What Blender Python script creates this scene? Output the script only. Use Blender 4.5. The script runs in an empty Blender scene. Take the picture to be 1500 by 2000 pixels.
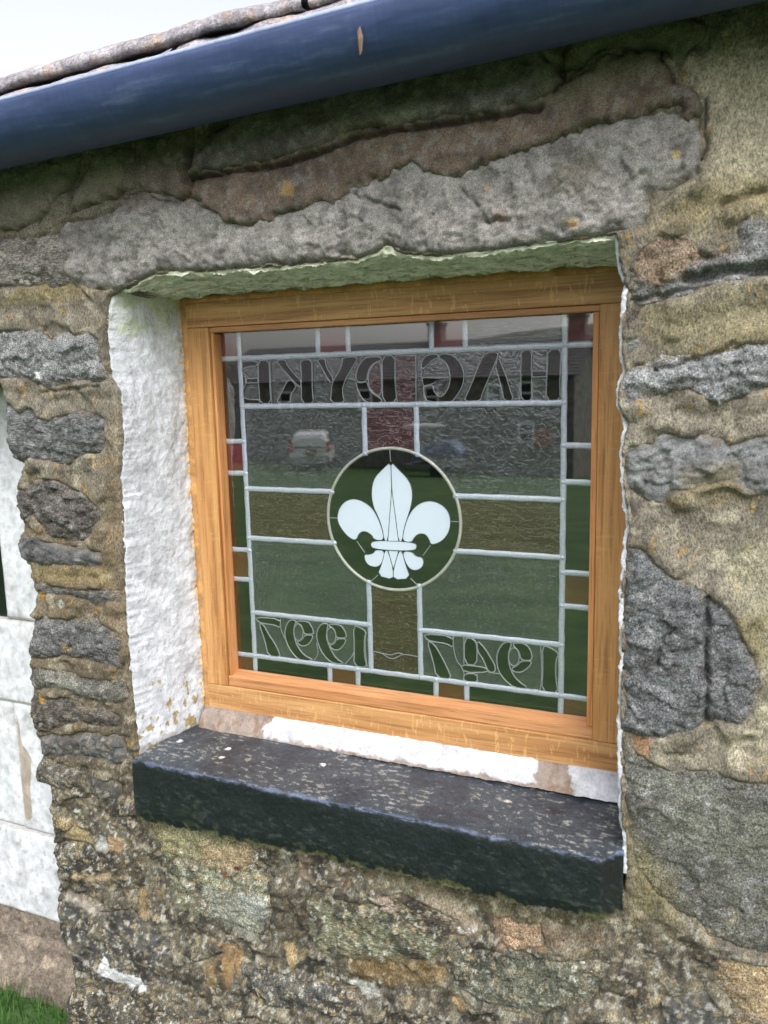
import bpy, math
import numpy as np
from mathutils import Matrix, Vector
R_ = math.radians
rng = np.random.default_rng(7)
scn = bpy.context.scene
# ------------------------------------------------------------------ camera
F = 1580.44                      # focal length in photo pixels (1500 x 2000)
YAW, PITCH, ROLL = 0.412318677, -0.158046648, 0.02402369
ZC = 1.05                        # height of the roundel centre above the grass
CAM = np.array([0.780888, -1.189247, 0.219190 + ZC])
def rot(y, p, r):
    cy, sy, cp, sp, cr, sr = math.cos(y), math.sin(y), math.cos(p), math.sin(p), math.cos(r), math.sin(r)
    Rz = np.array([[cy, -sy, 0], [sy, cy, 0], [0, 0, 1]]); Rx = np.array([[1, 0, 0], [0, cp, -sp], [0, sp, cp]])
    Ry = np.array([[cr, 0, sr], [0, 1, 0], [-sr, 0, cr]])
    return Rz @ Rx @ Ry
RC = rot(YAW, PITCH, ROLL)
cd = bpy.data.cameras.new('camera'); cam = bpy.data.objects.new('camera', cd); scn.collection.objects.link(cam)
cd.sensor_fit = 'HORIZONTAL'; cd.sensor_width = 36; cd.lens = 36 * F / 1500; cd.clip_start = 0.02; cd.clip_end = 3000
M = np.eye(4); M[:3, 0] = RC[:, 0]; M[:3, 1] = RC[:, 2]; M[:3, 2] = -RC[:, 1]; M[:3, 3] = CAM
cam.matrix_world = Matrix(M.tolist()); scn.camera = cam
cd.dof.use_dof = True; cd.dof.focus_distance = 1.32; cd.dof.aperture_fstop = 9.0
scn.render.resolution_x = 768; scn.render.resolution_y = 1024
# ------------------------------------------------------------------ sky, sun, exposure
world = bpy.data.worlds.new('World'); scn.world = world; world.use_nodes = True
wn = world.node_tree.nodes; wl = world.node_tree.links; wn.clear()
SUN_EL, SUN_AZ = R_(48), R_(150)          # azimuth measured from +y clockwise
sky = wn.new('ShaderNodeTexSky'); sky.sky_type = 'NISHITA'; sky.sun_disc = False
sky.sun_elevation = SUN_EL; sky.sun_rotation = SUN_AZ; sky.air_density = 1.0; sky.dust_density = 5.0; sky.ozone_density = 1.0
hs = wn.new('ShaderNodeHueSaturation'); hs.inputs['Saturation'].default_value = 0.22
bg = wn.new('ShaderNodeBackground'); bg.inputs['Strength'].default_value = 0.15
wo = wn.new('ShaderNodeOutputWorld')
wl.new(sky.outputs[0], hs.inputs['Color']); wl.new(hs.outputs[0], bg.inputs['Color']); wl.new(bg.outputs[0], wo.inputs['Surface'])
sl = bpy.data.lights.new('sun', 'SUN'); sun = bpy.data.objects.new('sun', sl); scn.collection.objects.link(sun)
sl.energy = 0.5; sl.angle = R_(14); sl.color = (1.0, 0.97, 0.92)
sd_ = Vector((math.sin(SUN_AZ) * math.cos(SUN_EL), math.cos(SUN_AZ) * math.cos(SUN_EL), math.sin(SUN_EL)))
sun.rotation_euler = (-sd_).to_track_quat('-Z', 'Y').to_euler()
vs = scn.view_settings
scn.display_settings.display_device = 'sRGB'; vs.view_transform = 'Standard'; vs.look = 'None'; vs.gamma = 1; vs.use_curve_mapping = False
vs.exposure = 1.15
scn.render.engine = 'CYCLES'
scn.cycles.transparent_max_bounces = 16; scn.cycles.max_bounces = 8

# ------------------------------------------------------------------ helpers
def px(x, y, Y=0.0):             # photo pixel -> point of the vertical plane y = Y (world)
    d = RC @ np.array([x - 750, F, -(y - 1000)]); t = (Y - CAM[1]) / d[1]
    return CAM + t * d
def pxs(pts, Y=0.0):
    return np.array([px(a, b, Y)[[0, 2]] for a, b in pts])
def lin(c):
    c = np.asarray(c, float) / 255.0
    return np.where(c <= 0.04045, c / 12.92, ((c + 0.055) / 1.055) ** 2.4)
def hsh(ix, iy, seed):
    h = (ix.astype(np.int64) * 374761393 + iy.astype(np.int64) * 668265263 + seed * 974634777) & 0xffffffff
    h = ((h ^ (h >> 13)) * 1274126177) & 0xffffffff
    h = ((h ^ (h >> 16)) * 2246822519) & 0xffffffff
    return (h ^ (h >> 15)) & 0xffffff
def perlin(x, y, seed=0):
    x0 = np.floor(x); y0 = np.floor(y); fx = x - x0; fy = y - y0
    ux = fx * fx * fx * (fx * (fx * 6 - 15) + 10); uy = fy * fy * fy * (fy * (fy * 6 - 15) + 10)
    out = []
    for dx, dy in ((0, 0), (1, 0), (0, 1), (1, 1)):
        a = hsh(x0 + dx, y0 + dy, seed) * (2 * math.pi / 16777216.0)
        out.append(np.cos(a) * (fx - dx) + np.sin(a) * (fy - dy))
    a = out[0] * (1 - ux) + out[1] * ux; b = out[2] * (1 - ux) + out[3] * ux
    return (a * (1 - uy) + b * uy) * 1.5
def fbm(x, y, sc, oct=4, seed=0, gain=0.5):
    s = 0; a = 1
    for i in range(oct):
        s = s + a * perlin(x / sc, y / sc, seed + i * 17); sc = sc * 0.5; a *= gain
    return s
def facet(x, y, sc, seed=0):      # tilted voronoi cells: a chipped, fractured relief
    X = x / sc; Y = y / sc; x0 = np.floor(X); y0 = np.floor(Y)
    best = np.full(X.shape, 1e9); val = np.zeros(X.shape)
    for dx in (-1, 0, 1):
        for dy in (-1, 0, 1):
            ix = x0 + dx; iy = y0 + dy
            px_ = ix + hsh(ix, iy, seed) / 16777216.0; py_ = iy + hsh(ix, iy, seed + 5) / 16777216.0
            d = np.hypot(X - px_, Y - py_)
            a = hsh(ix, iy, seed + 9) * (2 * math.pi / 16777216.0); o = hsh(ix, iy, seed + 11) / 16777216.0 - .5
            v = np.cos(a) * (X - px_) + np.sin(a) * (Y - py_) + o
            m = d < best; best = np.where(m, d, best); val = np.where(m, v, val)
    return val
def sdpoly(x, y, P):              # signed distance, positive inside
    P = np.asarray(P, float); n = len(P); d = np.full(x.shape, 1e18); ins = np.zeros(x.shape, bool)
    for i in range(n):
        ax, ay = P[i]; bx, by = P[(i + 1) % n]
        ex, ey = bx - ax, by - ay; L = ex * ex + ey * ey + 1e-18
        t = np.clip(((x - ax) * ex + (y - ay) * ey) / L, 0, 1)
        d = np.minimum(d, (x - ax - t * ex) ** 2 + (y - ay - t * ey) ** 2)
        c = ((ay > y) != (by > y)) & (x < ex * (y - ay) / (ey if abs(ey) > 1e-12 else 1e-12) + ax)
        ins ^= c
    return np.where(ins, 1, -1) * np.sqrt(d)
def sdline(x, y, P):
    d = np.full(x.shape, 1e18)
    for i in range(len(P) - 1):
        ax, ay = P[i]; bx, by = P[i + 1]; ex, ey = bx - ax, by - ay; L = ex * ex + ey * ey + 1e-18
        t = np.clip(((x - ax) * ex + (y - ay) * ey) / L, 0, 1)
        d = np.minimum(d, (x - ax - t * ex) ** 2 + (y - ay - t * ey) ** 2)
    return np.sqrt(d)
def sm(a, b, v):
    t = np.clip((v - a) / (b - a), 0, 1); return t * t * (3 - 2 * t)

def mesh(name, V, Fc, mat=None, parent=None, col=None, smooth=False, loc=None):
    V = np.asarray(V, np.float32).reshape(-1, 3)
    me = bpy.data.meshes.new(name)
    if isinstance(Fc, np.ndarray):
        nf, k = Fc.shape
        me.vertices.add(len(V)); me.vertices.foreach_set('co', V.ravel())
        me.loops.add(nf * k); me.loops.foreach_set('vertex_index', Fc.astype(np.int32).ravel())
        me.polygons.add(nf); me.polygons.foreach_set('loop_start', np.arange(0, nf * k, k, dtype=np.int32))
        me.polygons.foreach_set('loop_total', np.full(nf, k, np.int32)); me.update(calc_edges=True)
    else:
        me.from_pydata([tuple(map(float, v)) for v in V], [], [tuple(map(int, f)) for f in Fc]); me.update()
    me.validate()
    if col is not None:
        ca = me.color_attributes.new('Col', 'FLOAT_COLOR', 'POINT')
        c = np.ones((len(V), 4), np.float32); c[:, :3] = col; ca.data.foreach_set('color', c.ravel())
    if mat: me.materials.append(mat)
    if smooth: me.polygons.foreach_set('use_smooth', np.ones(len(me.polygons), bool))
    ob = bpy.data.objects.new(name, me); scn.collection.objects.link(ob)
    if parent:
        ob.parent = parent; w = parent.matrix_basis.inverted() if parent.parent is None else Matrix.Identity(4)
        ob.matrix_parent_inverse = w
    return ob
def tag(o, label=None, cat=None, group=None, kind=None):
    if label: o['label'] = label
    if cat: o['category'] = cat
    if group: o['group'] = group
    if kind: o['kind'] = kind
    return o
def empty(name, loc, label, cat, group=None):
    o = bpy.data.objects.new(name, None); scn.collection.objects.link(o); o.location = loc; o.empty_display_size = .1
    bpy.context.view_layer.update()
    return tag(o, label, cat, group)
def grid_faces(nr, nc, keep=None):
    i = np.arange(nr * nc).reshape(nr, nc)
    f = np.stack([i[:-1, :-1], i[:-1, 1:], i[1:, 1:], i[1:, :-1]], -1).reshape(-1, 4)
    if keep is not None:
        k = keep.reshape(nr, nc); m = (k[:-1, :-1] & k[:-1, 1:] & k[1:, 1:] & k[1:, :-1]).ravel(); f = f[m]
    return f
def compact(V, Fc, col=None):
    u = np.unique(Fc); mp = np.full(len(V), -1); mp[u] = np.arange(len(u))
    return V[u], mp[Fc], (None if col is None else col[u])
class MB:
    def __init__(s): s.v = []; s.f = []
    def add(s, V, Fs):
        b = len(s.v); s.v += [tuple(map(float, v)) for v in V]; s.f += [tuple(b + i for i in f) for f in Fs]; return s
    def box(s, x0, x1, y0, y1, z0, z1):
        return s.add([(x0, y0, z0), (x1, y0, z0), (x1, y1, z0), (x0, y1, z0), (x0, y0, z1), (x1, y0, z1), (x1, y1, z1), (x0, y1, z1)],
                     [(0, 3, 2, 1), (4, 5, 6, 7), (0, 1, 5, 4), (1, 2, 6, 5), (2, 3, 7, 6), (3, 0, 4, 7)])
    def prism(s, P, y0, y1):      # xz polygon pushed from y0 (front) to y1
        P = np.asarray(P, float)
        a = np.sum(P[:, 0] * np.roll(P[:, 1], -1) - np.roll(P[:, 0], -1) * P[:, 1])
        if a < 0: P = P[::-1]
        n = len(P); V = [(x, y0, z) for x, z in P] + [(x, y1, z) for x, z in P]
        Fs = [tuple(range(n)), tuple(range(2 * n - 1, n - 1, -1))] + [(i, i + n, (i + 1) % n + n, (i + 1) % n) for i in range(n)]
        return s.add(V, Fs)
    def tube(s, P, r, n=6, closed=False, flat=1.0):
        P = [np.array(p, float) for p in P]; m = len(P); V = []; Fs = []
        for i, p in enumerate(P):
            a = P[(i - 1) % m] if (closed or i) else p; b = P[(i + 1) % m] if (closed or i < m - 1) else p
            t = b - a; t = t / (np.linalg.norm(t) + 1e-12)
            u = np.cross(t, (0, 1, 0))
            if np.linalg.norm(u) < 1e-4: u = np.cross(t, (0, 0, 1))
            u /= np.linalg.norm(u) + 1e-12; w = np.cross(t, u)
            for k in range(n):
                g = 2 * math.pi * k / n; V.append(p + u * r * math.cos(g) + w * r * flat * math.sin(g))
        for i in range(m if closed else m - 1):
            for k in range(n):
                j = (i + 1) % m; Fs.append((i * n + k, i * n + (k + 1) % n, j * n + (k + 1) % n, j * n + k))
        if not closed: Fs += [tuple(range(n))[::-1], tuple((m - 1) * n + k for k in range(n))]
        return s.add(V, Fs)
    def cyl(s, p, q, r, n=12, r2=None):
        p = np.array(p, float); q = np.array(q, float); t = q - p; t /= np.linalg.norm(t); u = np.cross(t, (0, 0, 1))
        if np.linalg.norm(u) < 1e-3: u = np.cross(t, (1, 0, 0))
        u /= np.linalg.norm(u); w = np.cross(t, u); V = []
        for c, rr in ((p, r), (q, r if r2 is None else r2)):
            for k in range(n): g = 2 * math.pi * k / n; V.append(c + rr * (u * math.cos(g) + w * math.sin(g)))
        return s.add(V, [(k, (k + 1) % n, n + (k + 1) % n, n + k) for k in range(n)] + [tuple(range(n))[::-1], tuple(range(n, 2 * n))])
    def build(s, name, mat, parent=None, smooth=False, bevel=0):
        o = mesh(name, s.v, s.f, mat, parent, smooth=smooth)
        if bevel:
            m = o.modifiers.new('bevel', 'BEVEL'); m.width = bevel; m.segments = 2; m.limit_method = 'ANGLE'
        return o
def smooth_poly(P, n=3, closed=True):     # Chaikin corner cutting, keeps sharp corners soft
    P = np.asarray(P, float)
    for _ in range(n):
        Q = []
        m = len(P)
        for i in range(m if closed else m - 1):
            a, b = P[i], P[(i + 1) % m]; Q += [a * .75 + b * .25, a * .25 + b * .75]
        if not closed: Q = [P[0]] + Q + [P[-1]]
        P = np.array(Q)
    return P

# ------------------------------------------------------------------ materials
def mat(name):
    m = bpy.data.materials.new(name); m.use_nodes = True; nt = m.node_tree; nt.nodes.clear()
    return m, nt.nodes, nt.links
def N(nodes, t, **kw):
    n = nodes.new(t)
    for k, v in kw.items():
        if k in n.inputs: n.inputs[k].default_value = v
        else: setattr(n, k, v)
    return n
def ramp(nodes, stops):
    r = nodes.new('ShaderNodeValToRGB'); e = r.color_ramp.elements
    while len(e) < len(stops): e.new(.5)
    for k, (p, c) in enumerate(stops):
        e[k].position = p; e[k].color = (*(c if hasattr(c, '__len__') else (c, c, c)), 1)
    return r
def noise_fac(n, l, vec, scale, detail=4, rough=.6, dist=0.0):
    t = N(n, 'ShaderNodeTexNoise', Scale=scale, Detail=detail, Roughness=rough, Distortion=dist); l.new(vec, t.inputs['Vector']); return t.outputs['Fac']
def mul(n, l, a, b, fac=1.0):
    m = n.new('ShaderNodeMix'); m.data_type = 'RGBA'; m.blend_type = 'MULTIPLY'; m.inputs['Factor'].default_value = fac
    l.new(a, m.inputs[6])
    if isinstance(b, (tuple, list)): m.inputs[7].default_value = (*b, 1)
    else: l.new(b, m.inputs[7])
    return m.outputs[2]
def rock_mat(name, speck=(0.35, 1.75), s1=420, s2=900, bump=.35, rough=.92, stretch=(1, 1, 1), rz=0.0, spec=.25, flecks=0.0):
    m, n, l = mat(name); tc = N(n, 'ShaderNodeTexCoord'); mp = N(n, 'ShaderNodeMapping'); mp.inputs['Scale'].default_value = stretch
    mp.inputs['Rotation'].default_value = (0, rz, 0)
    l.new(tc.outputs['Object'], mp.inputs[0]); v = mp.outputs[0]
    at = N(n, 'ShaderNodeAttribute'); at.attribute_name = 'Col'
    a = noise_fac(n, l, v, s1, 3, .7); ra = ramp(n, [(.33, speck[0]), (.5, 1.0), (.68, speck[1])]); l.new(a, ra.inputs[0])
    b = noise_fac(n, l, v, s2, 2, .6); rb = ramp(n, [(.35, (speck[0] + 1) / 2), (.5, 1.0), (.66, (speck[1] + 1) / 2)]); l.new(b, rb.inputs[0])
    c = noise_fac(n, l, v, 38, 4, .65); rc = ramp(n, [(.3, .72), (.5, 1.0), (.72, 1.3)]); l.new(c, rc.inputs[0])
    x = mul(n, l, mul(n, l, mul(n, l, at.outputs['Color'], ra.outputs[0]), rb.outputs[0]), rc.outputs[0])
    if flecks:
        w = N(n, 'ShaderNodeTexVoronoi', Scale=260.0); w.feature = 'F1'; l.new(v, w.inputs['Vector'])
        rw = ramp(n, [(.10, 1.0), (.16, 0.0)]); l.new(w.outputs['Distance'], rw.inputs[0])
        g = noise_fac(n, l, v, 60, 2); rg = ramp(n, [(.55, 0.0), (.66, flecks)]); l.new(g, rg.inputs[0])
        mm = N(n, 'ShaderNodeMath', operation='MULTIPLY'); l.new(rw.outputs[0], mm.inputs[0]); l.new(rg.outputs[0], mm.inputs[1])
        mx = n.new('ShaderNodeMix'); mx.data_type = 'RGBA'; l.new(mm.outputs[0], mx.inputs[0]); l.new(x, mx.inputs[6]); mx.inputs[7].default_value = (.5, .5, .48, 1)
        x = mx.outputs[2]
    p = N(n, 'ShaderNodeBsdfPrincipled', Roughness=rough); p.inputs['Specular IOR Level'].default_value = spec
    l.new(x, p.inputs['Base Color'])
    bp = N(n, 'ShaderNodeBump', Strength=bump, Distance=.0022); ad = N(n, 'ShaderNodeMath', operation='ADD')
    l.new(a, ad.inputs[0]); l.new(b, ad.inputs[1]); l.new(ad.outputs[0], bp.inputs['Height']); l.new(bp.outputs[0], p.inputs['Normal'])
    o = N(n, 'ShaderNodeOutputMaterial'); l.new(p.outputs[0], o.inputs[0]); return m
def plain(name, color, rough=.6, metallic=0.0, spec=.5, var=.15, vs_=40, bump=0.0, bs=200, coat=0.0):
    m, n, l = mat(name); tc = N(n, 'ShaderNodeTexCoord'); f = noise_fac(n, l, tc.outputs['Object'], vs_, 5, .65)
    r = ramp(n, [(.25, 1 - var), (.5, 1.0), (.75, 1 + var)]); l.new(f, r.inputs[0])
    c = N(n, 'ShaderNodeRGB'); c.outputs[0].default_value = (*color, 1)
    p = N(n, 'ShaderNodeBsdfPrincipled', Roughness=rough, Metallic=metallic); p.inputs['Specular IOR Level'].default_value = spec
    p.inputs['Coat Weight'].default_value = coat
    l.new(mul(n, l, c.outputs[0], r.outputs[0]), p.inputs['Base Color'])
    if bump:
        g = noise_fac(n, l, tc.outputs['Object'], bs, 4, .6); b = N(n, 'ShaderNodeBump', Strength=bump, Distance=.002); l.new(g, b.inputs['Height']); l.new(b.outputs[0], p.inputs['Normal'])
    o = N(n, 'ShaderNodeOutputMaterial'); l.new(p.outputs[0], o.inputs[0]); return m
def oak(name, axis, base=(172, 128, 82), dark=(136, 92, 50), light=(192, 152, 102), fleck=.28):
    m, n, l = mat(name); tc = N(n, 'ShaderNodeTexCoord'); v = tc.outputs['Object']
    def st(s):
        mp = N(n, 'ShaderNodeMapping'); mp.inputs['Scale'].default_value = s; l.new(v, mp.inputs[0]); return mp.outputs[0]
    g = (3, 60, 60) if axis == 'x' else (60, 60, 3)
    g2 = (14, 420, 420) if axis == 'x' else (420, 420, 14)
    a = noise_fac(n, l, st(g), 1.0, 5, .6, .6); b = noise_fac(n, l, st(g2), 1.0, 3, .6)
    r1 = ramp(n, [(.3, tuple(lin(dark))), (.5, tuple(lin(base))), (.72, tuple(lin(light)))]); l.new(a, r1.inputs[0])
    r2 = ramp(n, [(.36, .68), (.46, .97), (.7, 1.08)]); l.new(b, r2.inputs[0])
    x = mul(n, l, r1.outputs[0], r2.outputs[0])
    # medullary rays: short pale flecks lying across the grain
    fs = (130, 60, 34) if axis == 'x' else (34, 60, 130)
    c = noise_fac(n, l, st(fs), 1.0, 2, .5, 1.2); rc = ramp(n, [(.60, 0.0), (.66, fleck)]); l.new(c, rc.inputs[0])
    mx = n.new('ShaderNodeMix'); mx.data_type = 'RGBA'; l.new(rc.outputs[0], mx.inputs[0]); l.new(x, mx.inputs[6]); mx.inputs[7].default_value = (*lin((226, 190, 128)), 1)
    p = N(n, 'ShaderNodeBsdfPrincipled', Roughness=.5); p.inputs['Specular IOR Level'].default_value = .4
    l.new(mx.outputs[2], p.inputs['Base Color'])
    bp = N(n, 'ShaderNodeBump', Strength=.25, Distance=.0006); l.new(b, bp.inputs['Height']); l.new(bp.outputs[0], p.inputs['Normal'])
    o = N(n, 'ShaderNodeOutputMaterial'); l.new(p.outputs[0], o.inputs[0]); return m
def glass(name, tint, diff=(0, 0, 0), kd=0.0, ior=1.6, bump=0.0, scale=150, stretch=(1, 1, 1), rough=.03, dist=0.0, kind='noise', line=None, lw=.035):
    m, n, l = mat(name); tc = N(n, 'ShaderNodeTexCoord'); mp = N(n, 'ShaderNodeMapping'); mp.inputs['Scale'].default_value = stretch; l.new(tc.outputs['Object'], mp.inputs[0])
    fr = N(n, 'ShaderNodeFresnel', IOR=ior); gl = N(n, 'ShaderNodeBsdfGlossy', Roughness=rough); gl.inputs['Color'].default_value = (1, 1, 1, 1)
    tr = N(n, 'ShaderNodeBsdfTransparent'); tr.inputs['Color'].default_value = (*tint, 1)
    df = N(n, 'ShaderNodeBsdfDiffuse'); df.inputs['Color'].default_value = (*diff, 1)
    if bump:
        if kind == 'chip':
            a = N(n, 'ShaderNodeTexNoise', Scale=scale * .35, Detail=2, Distortion=dist); l.new(mp.outputs[0], a.inputs['Vector'])
            w = N(n, 'ShaderNodeTexVoronoi', Scale=scale); w.feature = 'DISTANCE_TO_EDGE'
            mx = n.new('ShaderNodeMix'); mx.data_type = 'RGBA'; mx.inputs['Factor'].default_value = .035; l.new(mp.outputs[0], mx.inputs[6]); l.new(a.outputs['Color'], mx.inputs[7])
            l.new(mx.outputs[2], w.inputs['Vector']); h = w.outputs['Distance']
            w2 = N(n, 'ShaderNodeTexNoise', Scale=scale * 1.2, Detail=2, Roughness=.6, Distortion=2.5); l.new(mp.outputs[0], w2.inputs['Vector'])
            ad = N(n, 'ShaderNodeMath', operation='ADD'); l.new(h, ad.inputs[0]); l.new(w2.outputs['Fac'], ad.inputs[1]); h = ad.outputs[0]
        else:
            h = noise_fac(n, l, mp.outputs[0], scale, 2, .5, dist)
        bp = N(n, 'ShaderNodeBump', Strength=bump, Distance=.0045); l.new(h, bp.inputs['Height'])
        for q in (fr, gl, df): l.new(bp.outputs[0], q.inputs['Normal'])
    if line:                      # pale ridge pattern of the glass, its glints painted into the diffuse colour
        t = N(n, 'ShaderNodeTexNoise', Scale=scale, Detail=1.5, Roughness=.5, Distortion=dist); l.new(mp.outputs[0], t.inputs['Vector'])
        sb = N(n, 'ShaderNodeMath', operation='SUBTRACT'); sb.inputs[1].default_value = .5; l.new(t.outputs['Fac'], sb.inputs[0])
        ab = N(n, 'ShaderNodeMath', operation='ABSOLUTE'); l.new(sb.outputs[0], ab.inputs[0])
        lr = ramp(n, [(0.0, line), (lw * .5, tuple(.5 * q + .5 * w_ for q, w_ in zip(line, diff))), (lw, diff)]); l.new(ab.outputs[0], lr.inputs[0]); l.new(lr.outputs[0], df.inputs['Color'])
    ge = N(n, 'ShaderNodeNewGeometry'); inv = N(n, 'ShaderNodeMath', operation='SUBTRACT'); inv.inputs[0].default_value = 1; l.new(ge.outputs['Backfacing'], inv.inputs[1])
    fm = N(n, 'ShaderNodeMath', operation='MULTIPLY'); l.new(fr.outputs[0], fm.inputs[0]); l.new(inv.outputs[0], fm.inputs[1])
    m1 = N(n, 'ShaderNodeMixShader'); m1.inputs[0].default_value = kd; l.new(tr.outputs[0], m1.inputs[1]); l.new(df.outputs[0], m1.inputs[2])
    m2 = N(n, 'ShaderNodeMixShader'); l.new(fm.outputs[0], m2.inputs[0]); l.new(m1.outputs[0], m2.inputs[1]); l.new(gl.outputs[0], m2.inputs[2])
    o = N(n, 'ShaderNodeOutputMaterial'); l.new(m2.outputs[0], o.inputs[0]); return m
def cloudmix(name, stops, scale, rough=.9, bump=0.3, bs=60):
    m, n, l = mat(name); tc = N(n, 'ShaderNodeTexCoord'); f = noise_fac(n, l, tc.outputs['Object'], scale, 8, .68)
    r = ramp(n, stops); l.new(f, r.inputs[0]); p = N(n, 'ShaderNodeBsdfPrincipled', Roughness=rough); p.inputs['Specular IOR Level'].default_value = .2
    l.new(r.outputs[0], p.inputs['Base Color'])
    g = noise_fac(n, l, tc.outputs['Object'], bs, 4); b = N(n, 'ShaderNodeBump', Strength=bump, Distance=.05); l.new(g, b.inputs['Height']); l.new(b.outputs[0], p.inputs['Normal'])
    o = N(n, 'ShaderNodeOutputMaterial'); l.new(p.outputs[0], o.inputs[0]); return m

M_stone = rock_mat('gritstone', (0.22, 2.1), 420, 900, .65, spec=.3)
M_fine = rock_mat('fine_gritstone', (0.45, 1.55), 620, 1300, .45, spec=.3)
M_bed = rock_mat('bedded_gritstone', (0.3, 1.85), 300, 760, .8, stretch=(.45, 1, 1.7), rz=.15, spec=.3)
M_mortar = rock_mat('lime_mortar', (0.42, 1.55), 420, 900, .9, stretch=(1, 1, .55), rz=.5)
M_plaster = rock_mat('limewashed_plaster', (0.84, 1.06), 210, 520, .75, rough=.85)
M_sill = rock_mat('black_painted_stone', (0.6, 1.45), 260, 620, .22, rough=.42, spec=.5)
M_slate = rock_mat('roof_stone', (0.6, 1.5), 180, 500, .8, rough=.8)
M_oakx = oak('oak_horizontal', 'x'); M_oakz = oak('oak_vertical', 'z', (177, 130, 80), (146, 98, 52), (194, 148, 94), .10)
M_beadx = oak('oak_bead_horizontal', 'x', (174, 124, 82), (148, 98, 58), (192, 144, 102), .0)
M_beadz = oak('oak_bead_vertical', 'z', (180, 124, 74), (150, 96, 54), (200, 146, 96), .0)
M_lead = plain('lead_came_metal', tuple(lin((188, 194, 202))), .45, .35, .5, .2, 300, .3, 500)
M_leadthin = plain('thin_lead_line', tuple(lin((150, 152, 154))), .5, .3, .5, .15, 300)
M_foil = plain('dark_copper_foil', tuple(lin((70, 92, 92))), .5, .4, .5, .1, 300)
M_opal = plain('white_opal_glass', (.66, .72, .78), .06, 0, .5, .02, 8)
M_pane = glass('outer_float_glass', (.96, .97, .99), ior=2.5, rough=.0)
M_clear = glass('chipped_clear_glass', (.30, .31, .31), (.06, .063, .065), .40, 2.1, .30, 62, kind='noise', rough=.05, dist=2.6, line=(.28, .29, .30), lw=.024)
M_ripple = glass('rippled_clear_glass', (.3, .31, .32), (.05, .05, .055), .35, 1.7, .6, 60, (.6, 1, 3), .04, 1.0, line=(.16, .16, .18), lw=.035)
M_flatclear = glass('smooth_clear_glass', (.3, .31, .33), (.10, .105, .11), .25, 1.7)
M_umber = glass('dark_letter_glass', (.08, .04, .03), (.010, .006, .005), .3, 1.4)
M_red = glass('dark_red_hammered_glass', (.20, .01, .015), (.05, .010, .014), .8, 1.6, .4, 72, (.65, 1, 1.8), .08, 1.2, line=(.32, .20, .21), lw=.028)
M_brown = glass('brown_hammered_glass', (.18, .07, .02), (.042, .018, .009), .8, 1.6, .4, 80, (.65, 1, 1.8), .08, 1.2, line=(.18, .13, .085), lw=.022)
M_green = glass('dark_green_glass', (.02, .08, .03), (.006, .012, .006), .35, 1.5)
M_dgreen = glass('deep_green_glass', (.01, .04, .02), (.003, .010, .006), .35, 1.5)
M_amber = glass('amber_glass', (.35, .10, .02), (.13, .040, .013), .65, 1.5)
M_ruby = glass('ruby_glass', (.3, .02, .02), (.17, .03, .034), .7, 1.5)
def gutter_mat():
    m, n, l = mat('navy_plastic_gutter'); tc = N(n, 'ShaderNodeTexCoord')
    mp = N(n, 'ShaderNodeMapping'); mp.inputs['Scale'].default_value = (9, 60, 60); l.new(tc.outputs['Object'], mp.inputs[0]); a = noise_fac(n, l, mp.outputs[0], 1, 6, .7)
    mp2 = N(n, 'ShaderNodeMapping'); mp2.inputs['Scale'].default_value = (160, 14, 14); l.new(tc.outputs['Object'], mp2.inputs[0]); b = noise_fac(n, l, mp2.outputs[0], 1, 4, .7)
    r1 = ramp(n, [(.3, tuple(lin((40, 54, 90)))), (.55, tuple(lin((52, 68, 108)))), (.72, tuple(lin((78, 92, 126))))]); l.new(a, r1.inputs[0])
    r2 = ramp(n, [(.40, .92), (.55, 1.0), (.74, 1.10)]); l.new(b, r2.inputs[0]); x = mul(n, l, r1.outputs[0], r2.outputs[0])
    p = N(n, 'ShaderNodeBsdfPrincipled'); l.new(x, p.inputs['Base Color']); rr = ramp(n, [(.3, .38), (.7, .68)]); l.new(a, rr.inputs[0]); l.new(rr.outputs[0], p.inputs['Roughness'])
    o = N(n, 'ShaderNodeOutputMaterial'); l.new(p.outputs[0], o.inputs[0]); return m
M_gutter = gutter_mat()
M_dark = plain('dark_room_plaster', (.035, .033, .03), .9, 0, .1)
M_white = rock_mat('white_gloss_paint', (0.93, 1.05), 60, 260, .12, rough=.45, spec=.4)

# ------------------------------------------------------------------ terrain, hills (mirrored in the glass)
WF = -0.17                        # plane of the wall face
GZ = 0.0
def gz(x, y):                     # lawn falls away from the building
    d = np.maximum(0, -y - 0.6); return GZ - 0.088 * d - 0.018 * np.minimum(d, 40) * np.clip((x + 9) / 14, -1, 1) * .6
M_grass = cloudmix('lawn', [(.3, (.030, .060, .018)), (.5, (.050, .100, .030)), (.7, (.095, .150, .050))], 1.6, bump=.6, bs=14)
xs = np.concatenate([np.linspace(-900, -60, 20), np.linspace(-50, -3, 40), np.linspace(-2.5, 2.5, 60), np.linspace(3, 50, 40), np.linspace(60, 900, 20)])
ys = np.concatenate([np.linspace(-900, -80, 24), np.linspace(-75, -3, 60), np.linspace(-2.8, 1, 50), np.linspace(5, 900, 20)])
X, Y = np.meshgrid(xs, ys)
Z = gz(X, np.maximum(Y, -80)) - 0.0 * X
far = np.clip((-Y - 60) / 500, 0, 1)
Z = Z + far * 0 + .05 * fbm(X, Y, 9, 3, 3) * np.clip((-Y - 1) / 6, 0, 1)
mesh('grass_ground', np.stack([X, Y, Z], -1).reshape(-1, 3), grid_faces(len(ys), len(xs)), M_grass, smooth=True)['kind'] = 'structure'
M_hill = cloudmix('moorland', [(.3, (.05, .06, .035)), (.5, (.09, .095, .06)), (.7, (.15, .14, .10))], .012, bump=.3, bs=.2)
hx = np.linspace(-900, 700, 120); hy = np.linspace(-900, -90, 50); X, Y = np.meshgrid(hx, hy)
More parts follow.
